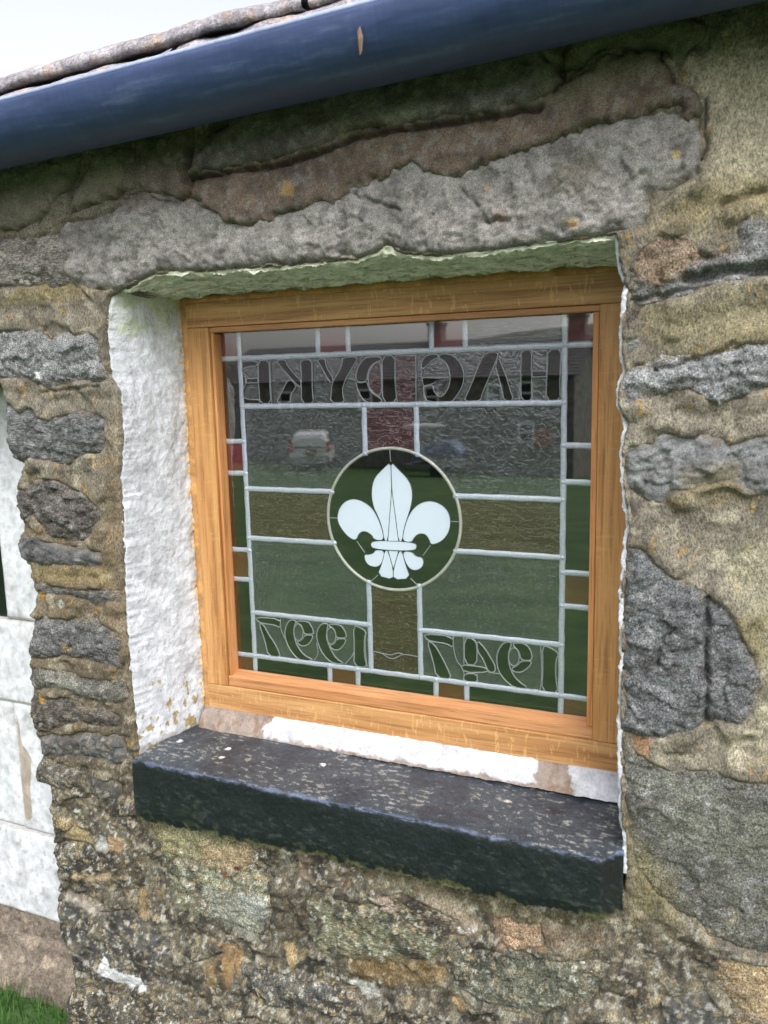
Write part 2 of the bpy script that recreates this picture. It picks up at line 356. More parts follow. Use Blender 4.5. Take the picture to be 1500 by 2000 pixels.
t = np.clip((-Y - 90) / 420, 0, 1)
Z = -9 + (34 + 6 * np.clip((X + 160) / 120, -1, 1)) * sm(0, 1, t) + 5 * fbm(X, Y, 130, 4, 4) * t
mesh('hills', np.stack([X, Y, Z], -1).reshape(-1, 3), grid_faces(50, 120), M_hill, smooth=True)['kind'] = 'structure'

# ------------------------------------------------------------------ the stone wall
wall = empty('stone_wall', (0.3, WF, 0), 'rough gritstone and lime mortar outhouse wall with a small recessed window and leaded light', 'wall')
OPEN = pxs([(250, 562), (290, 538), (340, 530), (400, 529), (560, 520), (630, 512), (700, 505), (755, 484), (790, 495), (850, 500), (950, 490), (1060, 475), (1205, 458),
            (1207, 500), (1222, 560), (1215, 620), (1215, 700), (1222, 725), (1210, 745), (1208, 790), (1224, 830), (1214, 885), (1219, 960), (1228, 1030), (1221, 1060), (1213, 1180),
            (1215, 1300), (1210, 1430), (1211, 1500), (1214, 1600), (1222, 1640), (1219, 1740), (290, 1545), (268, 1470), (262, 1400), (255, 1350), (247, 1250), (240, 1150), (240, 1050),
            (233, 930), (238, 850), (232, 765), (215, 735), (205, 650), (214, 580)], WF)
DOOR = np.array([(-1.15, -1.0), (-1.15, .235 + ZC), (-.368, .235 + ZC), (-.362, .19 + ZC), (-.352, .16 + ZC), (-.340, .135 + ZC), (-.330, .125 + ZC)] )
edge_px = [(18, 850), (20, 880), (30, 902), (42, 908), (35, 935), (30, 965), (33, 1000), (38, 1025), (33, 1060), (38, 1090), (55, 1105), (50, 1130), (65, 1150), (68, 1165), (65, 1190), (55, 1200),
           (66, 1215), (60, 1250), (54, 1290), (58, 1345), (57, 1380), (62, 1410), (68, 1435), (80, 1460), (72, 1490), (70, 1515), (76, 1530), (95, 1537), (95, 1560), (98, 1600), (103, 1640),
           (102, 1660), (110, 1690), (113, 1780), (122, 1820), (139, 1855), (142, 1900), (145, 1925), (131, 1955), (133, 2000), (133, 2080)]
eg = pxs(edge_px, WF)
DOOR = np.array([(-1.15, -1.0), (-1.15, .232 + ZC), (-.372, .232 + ZC), (-.366, .20 + ZC)] + [tuple(e) for e in eg] + [(-.35, -1.0)])

SRGB = lambda *c: lin(c)
STONES = [  # (photo outline, colour, proud mm, rough mm, dome width m)
 ([(-420,640),(-60,650),(30,640),(80,645),(100,660),(125,645),(150,650),(180,645),(200,660),(203,700),(218,725),(222,745),(200,752),(150,750),(95,760),(60,745),(-420,748)], (128,130,136), 16, 9, .02),
 ([(8,775),(25,785),(45,800),(55,790),(75,795),(80,810),(100,815),(130,805),(170,800),(200,805),(215,820),(210,860),(200,885),(145,900),(120,912),(90,905),(60,900),(20,908),(5,850)], (106,108,113), 15, 9, .018),
 ([(10,955),(55,950),(70,935),(95,930),(120,935),(145,950),(175,960),(195,985),(195,1020),(180,1055),(150,1060),(100,1050),(70,1010),(45,1018),(10,1000)], (92,86,84), 16, 12, .018),
 ([(15,1045),(60,1045),(90,1050),(130,1065),(170,1065),(198,1080),(200,1105),(170,1108),(120,1108),(80,1102),(20,1102)], (98,98,104), 13, 7, .014),
 ([(40,1140),(100,1138),(150,1145),(210,1150),(238,1150),(240,1180),(200,1182),(150,1170),(80,1162),(40,1160)], (92,90,90), 10, 7, .012),
 ([(30,1205),(100,1200),(150,1205),(200,1215),(235,1230),(240,1290),(243,1312),(200,1300),(150,1287),(100,1287),(30,1292)], (98,97,100), 15, 10, .018),
 ([(30,1298),(90,1300),(140,1310),(180,1320),(248,1325),(256,1370),(240,1380),(180,1370),(130,1350),(80,1350),(30,1340)], (104,102,96), 13, 8, .014),
 ([(30,1352),(100,1356),(150,1360),(170,1380),(240,1388),(253,1402),(245,1430),(200,1420),(150,1415),(100,1430),(60,1436),(30,1420)], (84,78,72), 12, 9, .014),
 ([(50,1442),(130,1427),(200,1427),(240,1437),(258,1480),(240,1500),(180,1482),(120,1477),(50,1478)], (92,92,98), 14, 9, .016),
 ([(50,1492),(90,1480),(120,1485),(150,1495),(168,1505),(158,1540),(120,1542),(95,1537),(50,1530)], (98,94,86), 15, 7, .014),
 ([(165,1505),(200,1515),(238,1525),(240,1578),(225,1583),(205,1575),(180,1550)], (82,80,80), 10, 3, .012),
 ([(75,1580),(140,1595),(145,1620),(120,1640),(75,1642)], (84,80,74), 9, 6, .012),
 ([(80,1662),(130,1632),(180,1640),(200,1665),(235,1675),(215,1700),(170,1715),(130,1707),(80,1692)], (82,82,80), 11, 9, .014),
 ([(90,1742),(150,1745),(190,1770),(260,1775),(310,1800),(340,1850),(348,1880),(330,1920),(270,1930),(200,1918),(150,1900),(100,1850)], (90,90,92), 17, 6, .03),
 ([(100,1907),(200,1928),(300,1948),(350,1962),(360,2100),(80,2100),(100,1950)], (92,88,80), 16, 8, .02),
 ([(290,1590),(400,1612),(500,1632),(540,1655),(530,1700),(540,1780),(528,1850),(480,1820),(400,1800),(345,1780),(330,1720),(300,1640)], (146,147,124), 16, 9, .035),
 ([(590,1742),(640,1748),(800,1762),(880,1802),(880,1868),(800,1880),(690,1880),(620,1860),(596,1800)], (136,138,112), 12, 10, .02),
 ([(470,1880),(530,1888),(620,1908),(690,1938),(722,1980),(680,1995),(620,1982),(520,1962),(482,1930)], (96,98,100), 14, 6, .018),
 ([(575,1655),(650,1662),(705,1690),(690,1740),(625,1740),(580,1715)], (140,122,106), 9, 7, .014),
 ([(740,1735),(800,1740),(900,1790),(940,1830),(860,1830),(790,1790)], (100,88,78), 9, 8, .014),
 ([(860,1835),(1000,1850),(1080,1868),(1200,1880),(1160,1960),(1050,1990),(930,1962),(870,1902)], (110,112,100), 12, 9, .025),
 ([(970,1785),(1060,1795),(1078,1850),(1020,1862),(970,1842)], (166,140,116), 7, 7, .012),
 ([(790,1960),(880,1988),(900,2100),(700,2100),(720,1992)], (78,78,80), 11, 7, .015),
 ([(1290,1942),(1380,1932),(1420,1972),(1430,2100),(1250,2100)], (92,92,94), 11, 6, .018),
 ([(1385,1858),(1500,1876),(1900,1900),(1900,2100),(1445,2100),(1425,1960),(1395,1905)], (150,128,100), 12, 5, .03),
 ([(380,1870),(455,1850),(462,1920),(440,1960),(400,1930)], (150,122,84), 7, 4, .012),
 ([(940,2000),(1080,1995),(1230,1990),(1240,2100),(930,2100)], (98,92,78), 9, 8, .015),
 ([(370,1980),(500,1985),(690,2010),(690,2100),(370,2100)], (96,84,70), 9, 8, .015),
 ([(120,1560),(160,1550),(230,1590),(260,1590),(270,1690),(240,1720),(235,1665),(200,1650),(150,1615)], (104,98,84), 6, 8, .014),
 # right of the window
 ([(1224,522),(1240,492),(1290,452),(1340,462),(1380,490),(1440,490),(1440,440),(1455,420),(1500,432),(1900,440),(1900,530),(1480,545),(1400,560),(1340,590),(1240,592),(1222,560)], (122,122,126), 17, 11, .02),
 ([(1216,600),(1246,590),(1252,605),(1246,650),(1216,654)], (98,90,86), 8, 5, .008),
 ([(1216,656),(1252,660),(1246,690),(1218,702)], (120,120,122), 10, 5, .010),
 ([(1212,735),(1235,702),(1270,705),(1300,692),(1390,690),(1440,665),(1500,665),(1900,670),(1900,762),(1500,765),(1450,785),(1390,792),(1340,767),(1290,767),(1222,800),(1208,785)], (140,142,150), 20, 11, .022),
 ([(1220,865),(1270,862),(1290,835),(1330,845),(1380,845),(1430,860),(1480,845),(1900,840),(1900,955),(1500,975),(1420,950),(1320,970),(1290,988),(1240,970),(1217,940)], (126,128,134), 14, 10, .02),
 ([(1222,970),(1250,975),(1252,1010),(1238,1040),(1228,1036)], (84,78,74), 6, 4, .008),
 ([(1220,1062),(1260,1065),(1290,1100),(1330,1130),(1370,1150),(1420,1175),(1440,1200),(1480,1290),(1490,1350),(1470,1400),(1450,1420),(1380,1415),(1350,1430),(1300,1446),(1209,1432),(1211,1300)], (100,103,110), 17, 9, .025),
 ([(1212,1442),(1270,1480),(1320,1500),(1400,1500),(1460,1520),(1900,1530),(1900,1890),(1480,1870),(1380,1832),(1310,1780),(1240,1700),(1221,1620)], (102,102,96), 14, 6, .03),
 # lintel and course over it
 ([(-420,470),(60,462),(100,450),(165,470),(180,530),(120,564),(-420,572)], (148,142,137), 17, 10, .02),
 ([(110,475),(130,427),(200,420),(260,380),(300,360),(390,370),(430,400),(470,420),(530,410),(600,380),(700,345),(810,300),(900,320),(1000,290),(1100,250),(1240,215),(1345,215),(1375,232),(1376,300),(1370,350),(1340,372),(1275,380),(1262,440),(1207,462),(1100,480),(1000,495),(900,504),(850,503),(790,498),(755,488),(700,508),(620,518),(520,524),(420,533),(300,540),(250,565),(200,575),(150,562),(118,530)], (152, 147, 146), 17, 7.5, .02),
 ([(300,395),(380,388),(386,335),(480,320),(560,305),(690,250),(800,235),(900,220),(1060,190),(1100,170),(1180,110),(1290,100),(1325,160),(1372,190),(1378,232),(1350,243),(1325,215),(1290,215),(1240,246),(1180,244),(1080,285),(1000,315),(890,355),(835,340),(810,325),(760,352),(700,375),(690,388),(660,402),(600,412),(530,440),(470,449),(430,430),(395,398)], (122,105,96), 22.5, 2.5, .006),
 ([(372,352),(380,318),(400,290),(500,200),(700,120),(1000,20),(1110,0),(1092,205),(1000,226),(850,246),(800,252),(700,268),(640,298),(560,318),(480,330),(392,350)], (112,106,102), 28, 3, .007),
 ([(130,430),(180,330),(200,240),(395,220),(375,318),(369,352),(386,362),(384,382),(350,397),(300,384),(288,374),(255,378),(200,402)], (112,102,94), 22, 3.5, .008),
 ([(1110,0),(1290,-60),(1380,60),(1330,150),(1290,96),(1180,106),(1098,170)], (110,106,88), 20, 3, .008),
 ([(-420,200),(120,150),(190,240),(165,330),(100,420),(60,450),(-420,455)], (124,122,116), 19, 5, .012),
]
PATCH = [
 ([(-420,380),(120,400),(400,330),(420,420),(150,450),(60,470),(-420,480)], (126,120,104), .01, .8, 'm'),  # (photo outline or (x,y,r), colour, softness m, strength, where)  stains, lime smears and lichens
 ([(60,330),(240,300),(270,380),(215,420),(160,440),(110,430),(60,460),(0,440),(0,370)], (132,126,114), .006, .9, 'a'),
 ([(270,340),(380,350),(380,390),(300,400),(260,420),(240,380)], (118,106,98), .004, .6, 'a'),
 ((575,375,14), (168,140,92), .004, .8, 's'), ((380,380,14), (140,112,90), .006, .6, 's'),
 ([(760,220),(850,200),(880,220),(830,240),(770,248)], (150,152,140), .004, .55, 's'),
 ([(1040,60),(1320,20),(1330,150),(1240,160),(1180,200),(1110,220),(1060,210)], (128,122,106), .012, .65, 's'),
 ([(1120,560),(1120,560),(1120,561)], (0,0,0), .01, 0, 's'),
 ([(1225,505),(1260,470),(1300,455),(1370,470),(1380,500),(1330,540),(1290,560),(1240,545)], (146,120,90), .010, .6, 's'),
 ([(1250,470),(1330,455),(1360,480),(1290,480)], (100,82,64), .006, .6, 's'),
 ((980,428,12), (160,130,110), .006, .5, 's'), ((1118,440,12), (178,152,104), .004, .8, 's'), ((955,375,8), (190,160,130), .004, .6, 's'),
 ((1322,305,9), (170,150,104), .002, .9, 's'),
 ([(1100,330),(1160,300),(1180,340),(1130,390),(1080,370)], (112,106,92), .01, .6, 's'),
 ([(60,545),(140,545),(200,560),(160,585),(0,600)], (160,145,108), .006, .6, 'm'),
 # right mortar, paler brushed area
 ([(1320,120),(1600,80),(1600,330),(1480,380),(1390,400),(1380,220)], (186,178,156), .02, .95, 'm'),
 ([(1380,350),(1600,330),(1600,420),(1440,430),(1330,450),(1270,450)], (160,146,108), .02, .6, 'm'),
 ([(1230,600),(1600,560),(1600,680),(1300,690)], (158,148,112), .02, .5, 'm'),
 ([(1400,1080),(1600,1020),(1600,1420),(1460,1420),(1490,1340),(1440,1180)], (178,172,148), .015, .75, 'm'),
 ([(1430,1200),(1500,1200),(1500,1290),(1470,1290)], (136,124,84), .01, .6, 'm'),
 ([(1400,1430),(1600,1420),(1600,1490),(1440,1490)], (186,178,154), .015, .6, 'm'),
 ([(1230,1430),(1270,1440),(1265,1475),(1245,1470)], (184,140,104), .004, .7, 'a'),
 ([(1340,920),(1440,900),(1460,980),(1320,985)], (140,126,88), .012, .45, 'a'),
 ([(1300,1560),(1600,1600),(1600,1700),(1280,1640)], (110,112,100), .02, .5, 's'),
 ([(1212,1600),(1300,1700),(1330,1800),(1230,1800)], (130,122,88), .02, .7, 'a'),
 ([(1385,1860),(1600,1890),(1600,1980),(1480,1980)], (188,166,130), .01, .6, 's'),
 # under the sill
 ([(285,1600),(420,1620),(500,1650),(480,1690),(330,1660)], (146,142,104), .012, .7, 'a'),
 ([(400,1640),(500,1650),(500,1680),(470,1700),(400,1680)], (172,150,120), .008, .6, 'a'),
 ((472,1690,6), (92,56,40), .002, .9, 'a'), ((452,1702,4), (220,130,60), .002, .9, 'a'),
 ([(400,1720),(470,1740),(520,1780),(500,1830),(420,1800)], (172,176,164), .01, .6, 'a'),
 ([(545,1640),(560,1642),(578,1655),(570,1664),(555,1655)], (226,226,218), .002, .95, 'a'),
 ([(540,1720),(600,1760),(600,1840),(545,1850)], (84,76,62), .01, .6, 'a'),
 ([(560,1840),(575,1840),(582,1870),(576,1895),(566,1880)], (196,174,130), .003, .9, 'a'),
 ([(680,1865),(860,1875),(880,1900),(830,1930),(700,1910)], (138,112,66), .008, .6, 'a'),
 ([(685,1910),(730,1920),(740,1950),(715,1948),(695,1930)], (212,214,206), .003, .9, 'a'),
 ([(735,1745),(765,1745),(772,1775),(745,1775)], (226,204,188), .003, .8, 'a'),
 ([(810,1700),(860,1730),(940,1800),(930,1830),(900,1820),(850,1770),(800,1720)], (190,176,152), .008, .6, 'a'),
 ([(910,1800),(930,1805),(928,1825),(912,1820)], (236,228,220), .002, .9, 'a'), ((900,1815,7), (232,226,218), .002, .9, 'a'),
 ([(960,1780),(1060,1790),(1080,1850),(980,1850)], (178,150,124), .006, .6, 'a'),
 ([(1060,1800),(1180,1810),(1180,1850),(1080,1860)], (150,132,110), .01, .5, 'a'),
 ([(700,1660),(800,1690),(900,1720),(1000,1760),(1180,1790),(1180,1815),(1000,1790),(880,1760),(700,1700)], (112,108,76), .006, .5, 'a'),
 ([(880,1950),(900,1945),(915,1965),(905,1975),(890,1965)], (206,176,132), .003, .8, 'a'),
 ((925,1965,7), (212,206,190), .003, .8, 'a'),
 ([(930,1880),(1080,1870),(1160,1920),(1060,1990),(930,1950)], (118,122,108), .02, .5, 'a'),
 ([(200,1890),(214,1853),(225,1880),(260,1895),(280,1905),(296,1930),(270,1925),(240,1918),(215,1905)], (236,238,240), .0015, 1.0, 'a'),
 ([(195,1630),(220,1650),(215,1660),(190,1650)], (200,204,200), .003, .8, 'a'),
 ([(215,1630),(240,1640),(245,1660),(225,1665),(215,1650)], (196,164,128), .004, .8, 'a'),
 ([(150,1700),(205,1708),(240,1710),(235,1716),(150,1712)], (204,180,142), .004, .7, 'a'),
 ([(130,1745),(200,1765),(230,1775),(190,1780),(150,1765)], (190,180,168), .006, .6, 'a'),
 ([(268,1735),(286,1735),(290,1790),(275,1780)], (168,146,106), .004, .8, 'a'), ((312,1745,8), (172,150,108), .004, .8, 'a'),
 ([(435,1840),(470,1850),(475,1900),(440,1905)], (176,144,98), .005, .8, 'a'),
 ([(470,1730),(530,1750),(525,1790),(490,1780)], (176,182,182), .006, .5, 'a'),
 ([(105,1590),(150,1600),(185,1640),(160,1650),(120,1610)], (186,166,120), .005, .6, 'a'),
 ([(60,1105),(110,1108),(210,1115),(215,1145),(100,1135),(55,1130)], (146,132,94), .005, .7, 'a'),
 ((83,1163,6), (190,140,44), .003, .8, 'a'), ((135,1265,8), (180,140,50), .003, .3, 'a'), ((86,1360,7), (204,160,70), .002, .9, 'a'),
 ((126,1177,7), (224,224,216), .0015, .9, 'a'), ((85,733,8), (222,224,226), .0015, .9, 's'),
 ([(100,1320),(165,1330),(160,1355),(110,1350)], (150,152,140), .005, .6, 's'),
 ([(230,800),(238,1100),(245,1250),(225,1250),(205,1000),(212,820)], (136,120,96), .006, .45, 'a'),
]
def c2p(q, Y=WF):
    if isinstance(q, tuple):
        c = px(q[0], q[1], Y)[[0, 2]]; r = abs(px(q[0] + q[2], q[1], Y)[0] - c[0])
        return np.array([c + r * np.array([math.cos(a), math.sin(a)]) for a in np.linspace(0, 2 * math.pi, 10)[:-1]])
    return pxs(q, Y)
PATCH = [(c2p(a), lin(b), s, k, w) for a, b, s, k, w in PATCH if k > 0]
CRACKS = [([(375, 355), (480, 337), (560, 327), (640, 303), (700, 274), (800, 258), (900, 245), (1000, 229), (1060, 218)], .0035, .022),
          ([(386, 355), (388, 382), (350, 397), (320, 398), (300, 386)], .0018, .010),
          ([(700, 382), (740, 400), (790, 415)], .0018, .008), ([(905, 370), (940, 410), (960, 440)], .0015, .005),
          ([(950, 435), (970, 432), (1000, 436)], .003, .012), ([(1060, 80), (1065, 120), (1090, 135), (1138, 137)], .0022, .008),
          ([(1382, 640), (1382, 700), (1384, 760)], .0, .0), ([(1378, 200), (1379, 260), (1376, 310)], .002, .014),
          ([(1380, 1170), (1380, 1290), (1383, 1360), (1380, 1412)], .003, .014), ([(1285, 1300), (1290, 1250), (1320, 1225)], .002, .008),
          ([(1415, 1340), (1415, 1412)], .0015, .006), ([(1410, 400), (1450, 385), (1490, 372)], .004, .012), ([(1340, 545), (1400, 533), (1470, 528), (1500, 525)], .006, .020),
          ([(1240, 585), (1300, 575), (1360, 560)], .0025, .01), ([(1280, 723), (1340, 710), (1400, 690), (1430, 672)], .0025, .008),
          ([(85, 765), (120, 762), (170, 757), (200, 755)], .002, .008), ([(0, 565), (50, 550), (90, 542)], .002, .008),
          ([(180, 1545), (200, 1575), (235, 1583)], .0015, .005)]
CRACKS = [(pxs(a, WF), w, d) for a, w, d in CRACKS if w > 0]
LOWZ = -.47 + ZC
def paint(x, z, base, kind):
    """base albedo for every vertex: own colour, broad mottling, traced stains, lichens"""
    n = len(x); c = np.tile(base, (n, 1)); wx = x + .004 * fbm(x, z, .02, 3, 41); wz = z + .004 * fbm(x, z, .02, 3, 57)
    broad = fbm(x, z, .09, 4, 5); c = c * (1 + .22 * broad)[:, None]
    mid = fbm(x, z, .022, 4, 71)
    c = c * (1 + (.18 if kind == 's' else .12) * mid)[:, None]
    low = sm(.07, -.06, z - LOWZ) * sm(1.0, .66, x)                          # lichen and dirt zone under the sill
    lowp = sm(.08, -.3, z - (-.25 + ZC)) * sm(-.05, -.14, x)
    L = np.maximum(low, .55 * lowp)
    def blend(c, col, w): return c * (1 - w)[:, None] + lin(col)[None] * w[:, None]
    a = fbm(x, z, .065, 5, 101, .60); b = fbm(x, z, .045, 5, 131, .62); d = fbm(x, z, .014, 4, 151, .6); e = fbm(x, z, .012, 4, 171, .65)
    if kind == 'm': c = blend(c, (116, 102, 80), sm(-.11, -.14, x) * sm(.12 + ZC, -.02 + ZC, z) * .7)
    if kind == 'm': c = blend(c, (90, 84, 75), np.maximum(low * .72, lowp * .8) * (.75 + .25 * a))
    c = blend(c, (66, 62, 57), L * sm(.02, .30, a) * .8)
    c = blend(c, (122, 118, 100), L * sm(.10, .45, b) * .6)
    c = blend(c, (176, 158, 122), L * sm(.28, .50, d) * .75)
    c = blend(c, (200, 200, 190), L * sm(.36, .52, e) * .8)
    c = blend(c, (52, 52, 46), L * sm(.25, .5, -b) * .7)
    if kind == 'm':
        y1 = fbm(x, z, .03, 4, 201); y2 = fbm(x, z, .006, 3, 205)
        c = blend(c, (190, 150, 60), (1 - L) * sm(.25, .5, y1) * sm(.2, .5, y2) * .7)
        c = blend(c, (188, 182, 160), sm(.28, .5, fbm(x, z, .028, 4, 215)) * .45)
        c = blend(c, (112, 106, 92), sm(.15, .5, fbm(x, z, .035, 5, 219, .6)) * .5)
    else:
        c = blend(c, (158, 158, 160), (1 - L) * sm(.15, .5, fbm(x, z, .018, 4, 231, .6)) * .35)
        c = blend(c, (78, 74, 74), (1 - .5 * L) * sm(.12, .5, fbm(x, z, .025, 4, 237, .6)) * .45)
    for P, col, s, k, w in PATCH:
        if w != 'a' and w != kind: continue
        lo = P.min(0) - .04; hi = P.max(0) + .04
        m = (x > lo[0]) & (x < hi[0]) & (z > lo[1]) & (z < hi[1])
        if not m.any(): continue
        sd = sdpoly(wx[m], wz[m], P) + s * .9 * fbm(x[m], z[m], .008, 3, 301)
        f = sm(-s, s, sd) * k
        q = c[m]; c[m] = q * (1 - f)[:, None] + (col[None] * (1 + .12 * mid[m])[:, None]) * f[:, None]
    return np.clip(c * (.74 - .13 * L)[:, None], .004, .9)
def cracks(x, z, h):
    wx = x + .003 * fbm(x, z, .018, 3, 401); wz = z + .003 * fbm(x, z, .018, 3, 407)
    for P, w, d in CRACKS:
        m = (x > P[:, 0].min() - .03) & (x < P[:, 0].max() + .03) & (z > P[:, 1].min() - .03) & (z < P[:, 1].max() + .03)
        if not m.any(): continue
        s = sdline(wx[m], wz[m], P); h[m] -= d * np.exp(-(s / w) ** 2)
    return h
def edges_back(x, z, h, sharp=.0055):
    """turn the face back round the arrises of the window and door openings"""
    wx = x + .0015 * fbm(x, z, .012, 3, 501); wz = z + .0015 * fbm(x, z, .012, 3, 507)
    so = -sdpoly(wx, wz, OPEN); sdr = -sdpoly(wx, wz, DOOR)
    for s, r in ((so, sharp), (sdr, .020)):
        h = h - np.where(s < r, (1 - np.sqrt(np.clip(1 - ((r - np.clip(s, 0, r)) / r) ** 2, 0, 1))) * r * .9, 0) - np.clip(-s, 0, 1) * 12
    return h, np.minimum(so, sdr)
def relief(x, z, amp, seed):
    wx = x + .006 * fbm(x, z, .03, 2, seed + 3); wz = z + .006 * fbm(x, z, .03, 2, seed + 4)
    h = amp * (.42 * fbm(x, z * 1.5, .075, 4, seed, .5) + .42 * facet(wx, wz * 1.5, .034, seed) + .16 * facet(wx, wz * 1.3, .011, seed + 7))
    rid = 1 - np.abs(fbm(x, z * 1.8, .03, 3, seed + 30)) * 2.2
    h = h - amp * .32 * sm(.78, .98, rid)
    h = h + .0009 * perlin(x / .0042, z / .0042, seed + 60) + .0006 * perlin(x / .0024, z / .0024, seed + 61)
    return h
STP = [c2p(s[0]) for s in STONES]
# mortar bed: one sheet over the whole wall with both openings left out
xs = np.concatenate([np.arange(-1.9, -.62, .02), np.arange(-.62, .95, .0028), np.arange(.96, 2.2, .02)])
zs = np.concatenate([np.arange(-.12, -.0, .012), np.arange(0, 1.72, .0028), np.arange(1.725, 1.80, .015)])
X, Zg = np.meshgrid(xs, zs); x = X.ravel(); z = Zg.ravel()
h = .0045 * fbm(x, z, .09, 3, 11) + .0011 * fbm(x, z, .012, 4, 13, .7) + .0006 * perlin(x / .0032, z / .0032, 15)
ang = .9 * fbm(x, z, .25, 2, 19) + .5                                           # trowel and brush drags
u = x * np.cos(ang) + z * np.sin(ang); v_ = -x * np.sin(ang) + z * np.cos(ang)
h += .0009 * fbm(u / 6, v_, .0055, 2, 21) * sm(-.5, .2, fbm(x, z, .1, 2, 23))
near = np.full(x.shape, -1.0)
for P in STP:
    lo = P.min(0) - .05; hi = P.max(0) + .05; m = (x > lo[0]) & (x < hi[0]) & (z > lo[1]) & (z < hi[1])
    near[m] = np.maximum(near[m], sdpoly(x[m], z[m], P))
h += .009 * sm(-.035, -.004, near) * sm(.1, .5, fbm(x, z, .06, 2, 29) + .4)     # mortar feathered up against the stones
h -= .012 * sm(0, .012, near)
h = cracks(x, z, h)
lowm = sm(.07, -.06, z - LOWZ); h += lowm * (.0035 * fbm(x, z, .035, 4, 33, .6) + .0012 * facet(x, z, .014, 35))
h, s = edges_back(x, z, h)
keep = (s > -.0055) & (z < 1.672 + .032 * x)
col = paint(x, z, lin((131, 125, 113)), 'm')
V = np.stack([x, WF - h, z], 1); Fc = grid_faces(len(zs), len(xs), keep); V, Fc, col = compact(V, Fc, col)
mesh('mortar', V, Fc, M_mortar, wall, col, True)
for k, (pts, cc, proud, rough, dome) in enumerate(STONES):
    P = STP[k]; lo = P.min(0) - .012; hi = P.max(0) + .012; lo = np.maximum(lo, (-1.9, -.1)); hi = np.minimum(hi, (1.5, 1.8))
    vis = (hi[0] > .95) or (lo[0] < -.7)
    xs = np.arange(lo[0], hi[0], .0024)
    if vis:
        xs = np.concatenate([np.arange(lo[0], max(lo[0], -.62), .012), np.arange(max(lo[0], -.62), min(hi[0], .93), .0024), np.arange(min(hi[0], .93), hi[0], .012)])
    zs = np.arange(lo[1], hi[1], .0024)
    X, Zg = np.meshgrid(xs, zs); x = X.ravel(); z = Zg.ravel()
    wx = x + .0055 * fbm(x, z, .022, 4, 600 + k, .6); wz = z + .0055 * fbm(x, z, .022, 4, 640 + k, .6)
    sd = sdpoly(wx, wz, P)
    body = proud * (.00072 if P[:, 0].mean() > .6 else .00088) * (1 - np.exp(-np.clip(sd, 0, 1) / (dome * .55))) + np.where(sd < 0, sd * 2.2, 0)
    h = body - .0015 + relief(x, z, rough * .001, 700 + k * 13) * sm(-.004, .012, sd)
    h = cracks(x, z, h)
    h, s = edges_back(x, z, h, .007)
    es_ = sm(.010, -.001, sd + .007 * fbm(x, z, .012, 3, 680 + k)) * .75
    keep = (sd > -.008) & (s > -.0055) & (z < 1.672 + .032 * x)
    Fc = grid_faces(len(zs), len(xs), keep)
    if len(Fc) < 4: continue
    cg = lin(cc); kd_ = .45 if cc[2] >= cc[0] - 2 else .05; cg = cg * (1 - kd_) + kd_ * cg.mean(); col = paint(x, z, cg * (.98, 1.0, .97), 's'); mcol = lin((122, 113, 98)) * .72; col = col * (1 - es_)[:, None] + mcol[None] * es_[:, None]; V = np.stack([x, WF - h, z], 1); V, Fc, col = compact(V, Fc, col)
    mesh('stone', V, Fc, M_stone if len(pts) > 40 else M_fine if rough < 4.5 or (k % 5 == 3) else (M_bed if k % 3 == 1 else M_stone), wall, col, True)
# back of the wall: returns of the openings and the core (never seen from the front)
b = MB(); b.box(-1.9, -1.15, -.10, .35, 0, 1.58); b.box(-.40 + .055, -.145, -.10, .35, -.1, 1.58); b.box(.68, 2.2, -.10, .35, -.1, 1.58)
b.box(-1.15, 2.2, -.10, .35, 1.49, 1.58); b.box(-.145, .68, -.10, .35, -.1, .54)
b.box(-1.15, -.345, -.10, .35, 1.30, 1.49)
b.build('wall_core', plain('rubble_core', (.16, .15, .12), .95), wall)

# plaster reveals of the window
def op_x(z, side):
    P = OPEN
    if side == 'l': Q = np.array([OPEN[0]] + [OPEN[i] for i in range(len(P) - 1, len(P) - 14, -1)]); o = np.argsort(Q[:, 1]); return np.interp(z, Q[o, 1], Q[o, 0])
    Q = P[12:32]; o = np.argsort(Q[:, 1]); return np.interp(z, Q[o, 1], Q[o, 0])
def op_z(xx):
    Q = OPEN[0:13]; o = np.argsort(Q[:, 0]); return np.interp(xx, Q[o, 0], Q[o, 1])
FR = dict(x0=px(364, 640, -.032)[0], x1=.648, z0=(px(405, 1383, -.032)[2] + px(1205, 1505, -.032)[2]) / 2, z1=(px(360, 592, -.032)[2] + px(1215, 530, -.032)[2]) / 2)
SILL_Z = -.388 + ZC
def white_paint(u, v, n, base=(191, 194, 201)):
    c = np.tile(lin(base), (n, 1)) * (1 + .05 * fbm(u, v, .05, 3, 801))[:, None]; return c
def blendc(c, col, w): return c * (1 - w)[:, None] + lin(col)[None] * w[:, None]
# left jamb
nz, nt = 520, 100
zz = np.linspace(SILL_Z - .03, 1.05 + .385, nz); tt = np.linspace(-.06, 1, nt); T, Zg = np.meshgrid(tt, zz); t = T.ravel(); z = Zg.ravel()
zk = np.linspace(.55, 1.5, 96); ok_ = op_x(zk, 'l'); ok_ = np.convolve(np.pad(ok_, 6, mode='edge'), np.ones(13) / 13, 'valid'); xm = np.interp(z, zk, ok_) + .003; xo = xm + (op_x(z, 'l') + .002 + .0022 * fbm(z, z * 0, .012, 3, 811) - xm) * np.exp(-np.clip(t, 0, 1) / .16); xi = FR['x0'] - .011 + .0022 * fbm(z, z * 0 + 3, .02, 3, 813) * np.exp(-np.clip(1 - t, 0, 1) / .05)
y = np.where(t < 0, WF + .007 + .006 * fbm(z, t, .02, 3, 815), WF + .003 + (t) * (-.030 - WF + .003)); x = xo + (xi - xo) * np.clip(t, 0, 1) ** .9 + np.where(t < 0, t * .10, 0)
y = y + np.where((t >= 0) & (t < .04), .003 * ((t / .04) ** 2 - (t / .04)) , 0)
d = y - WF
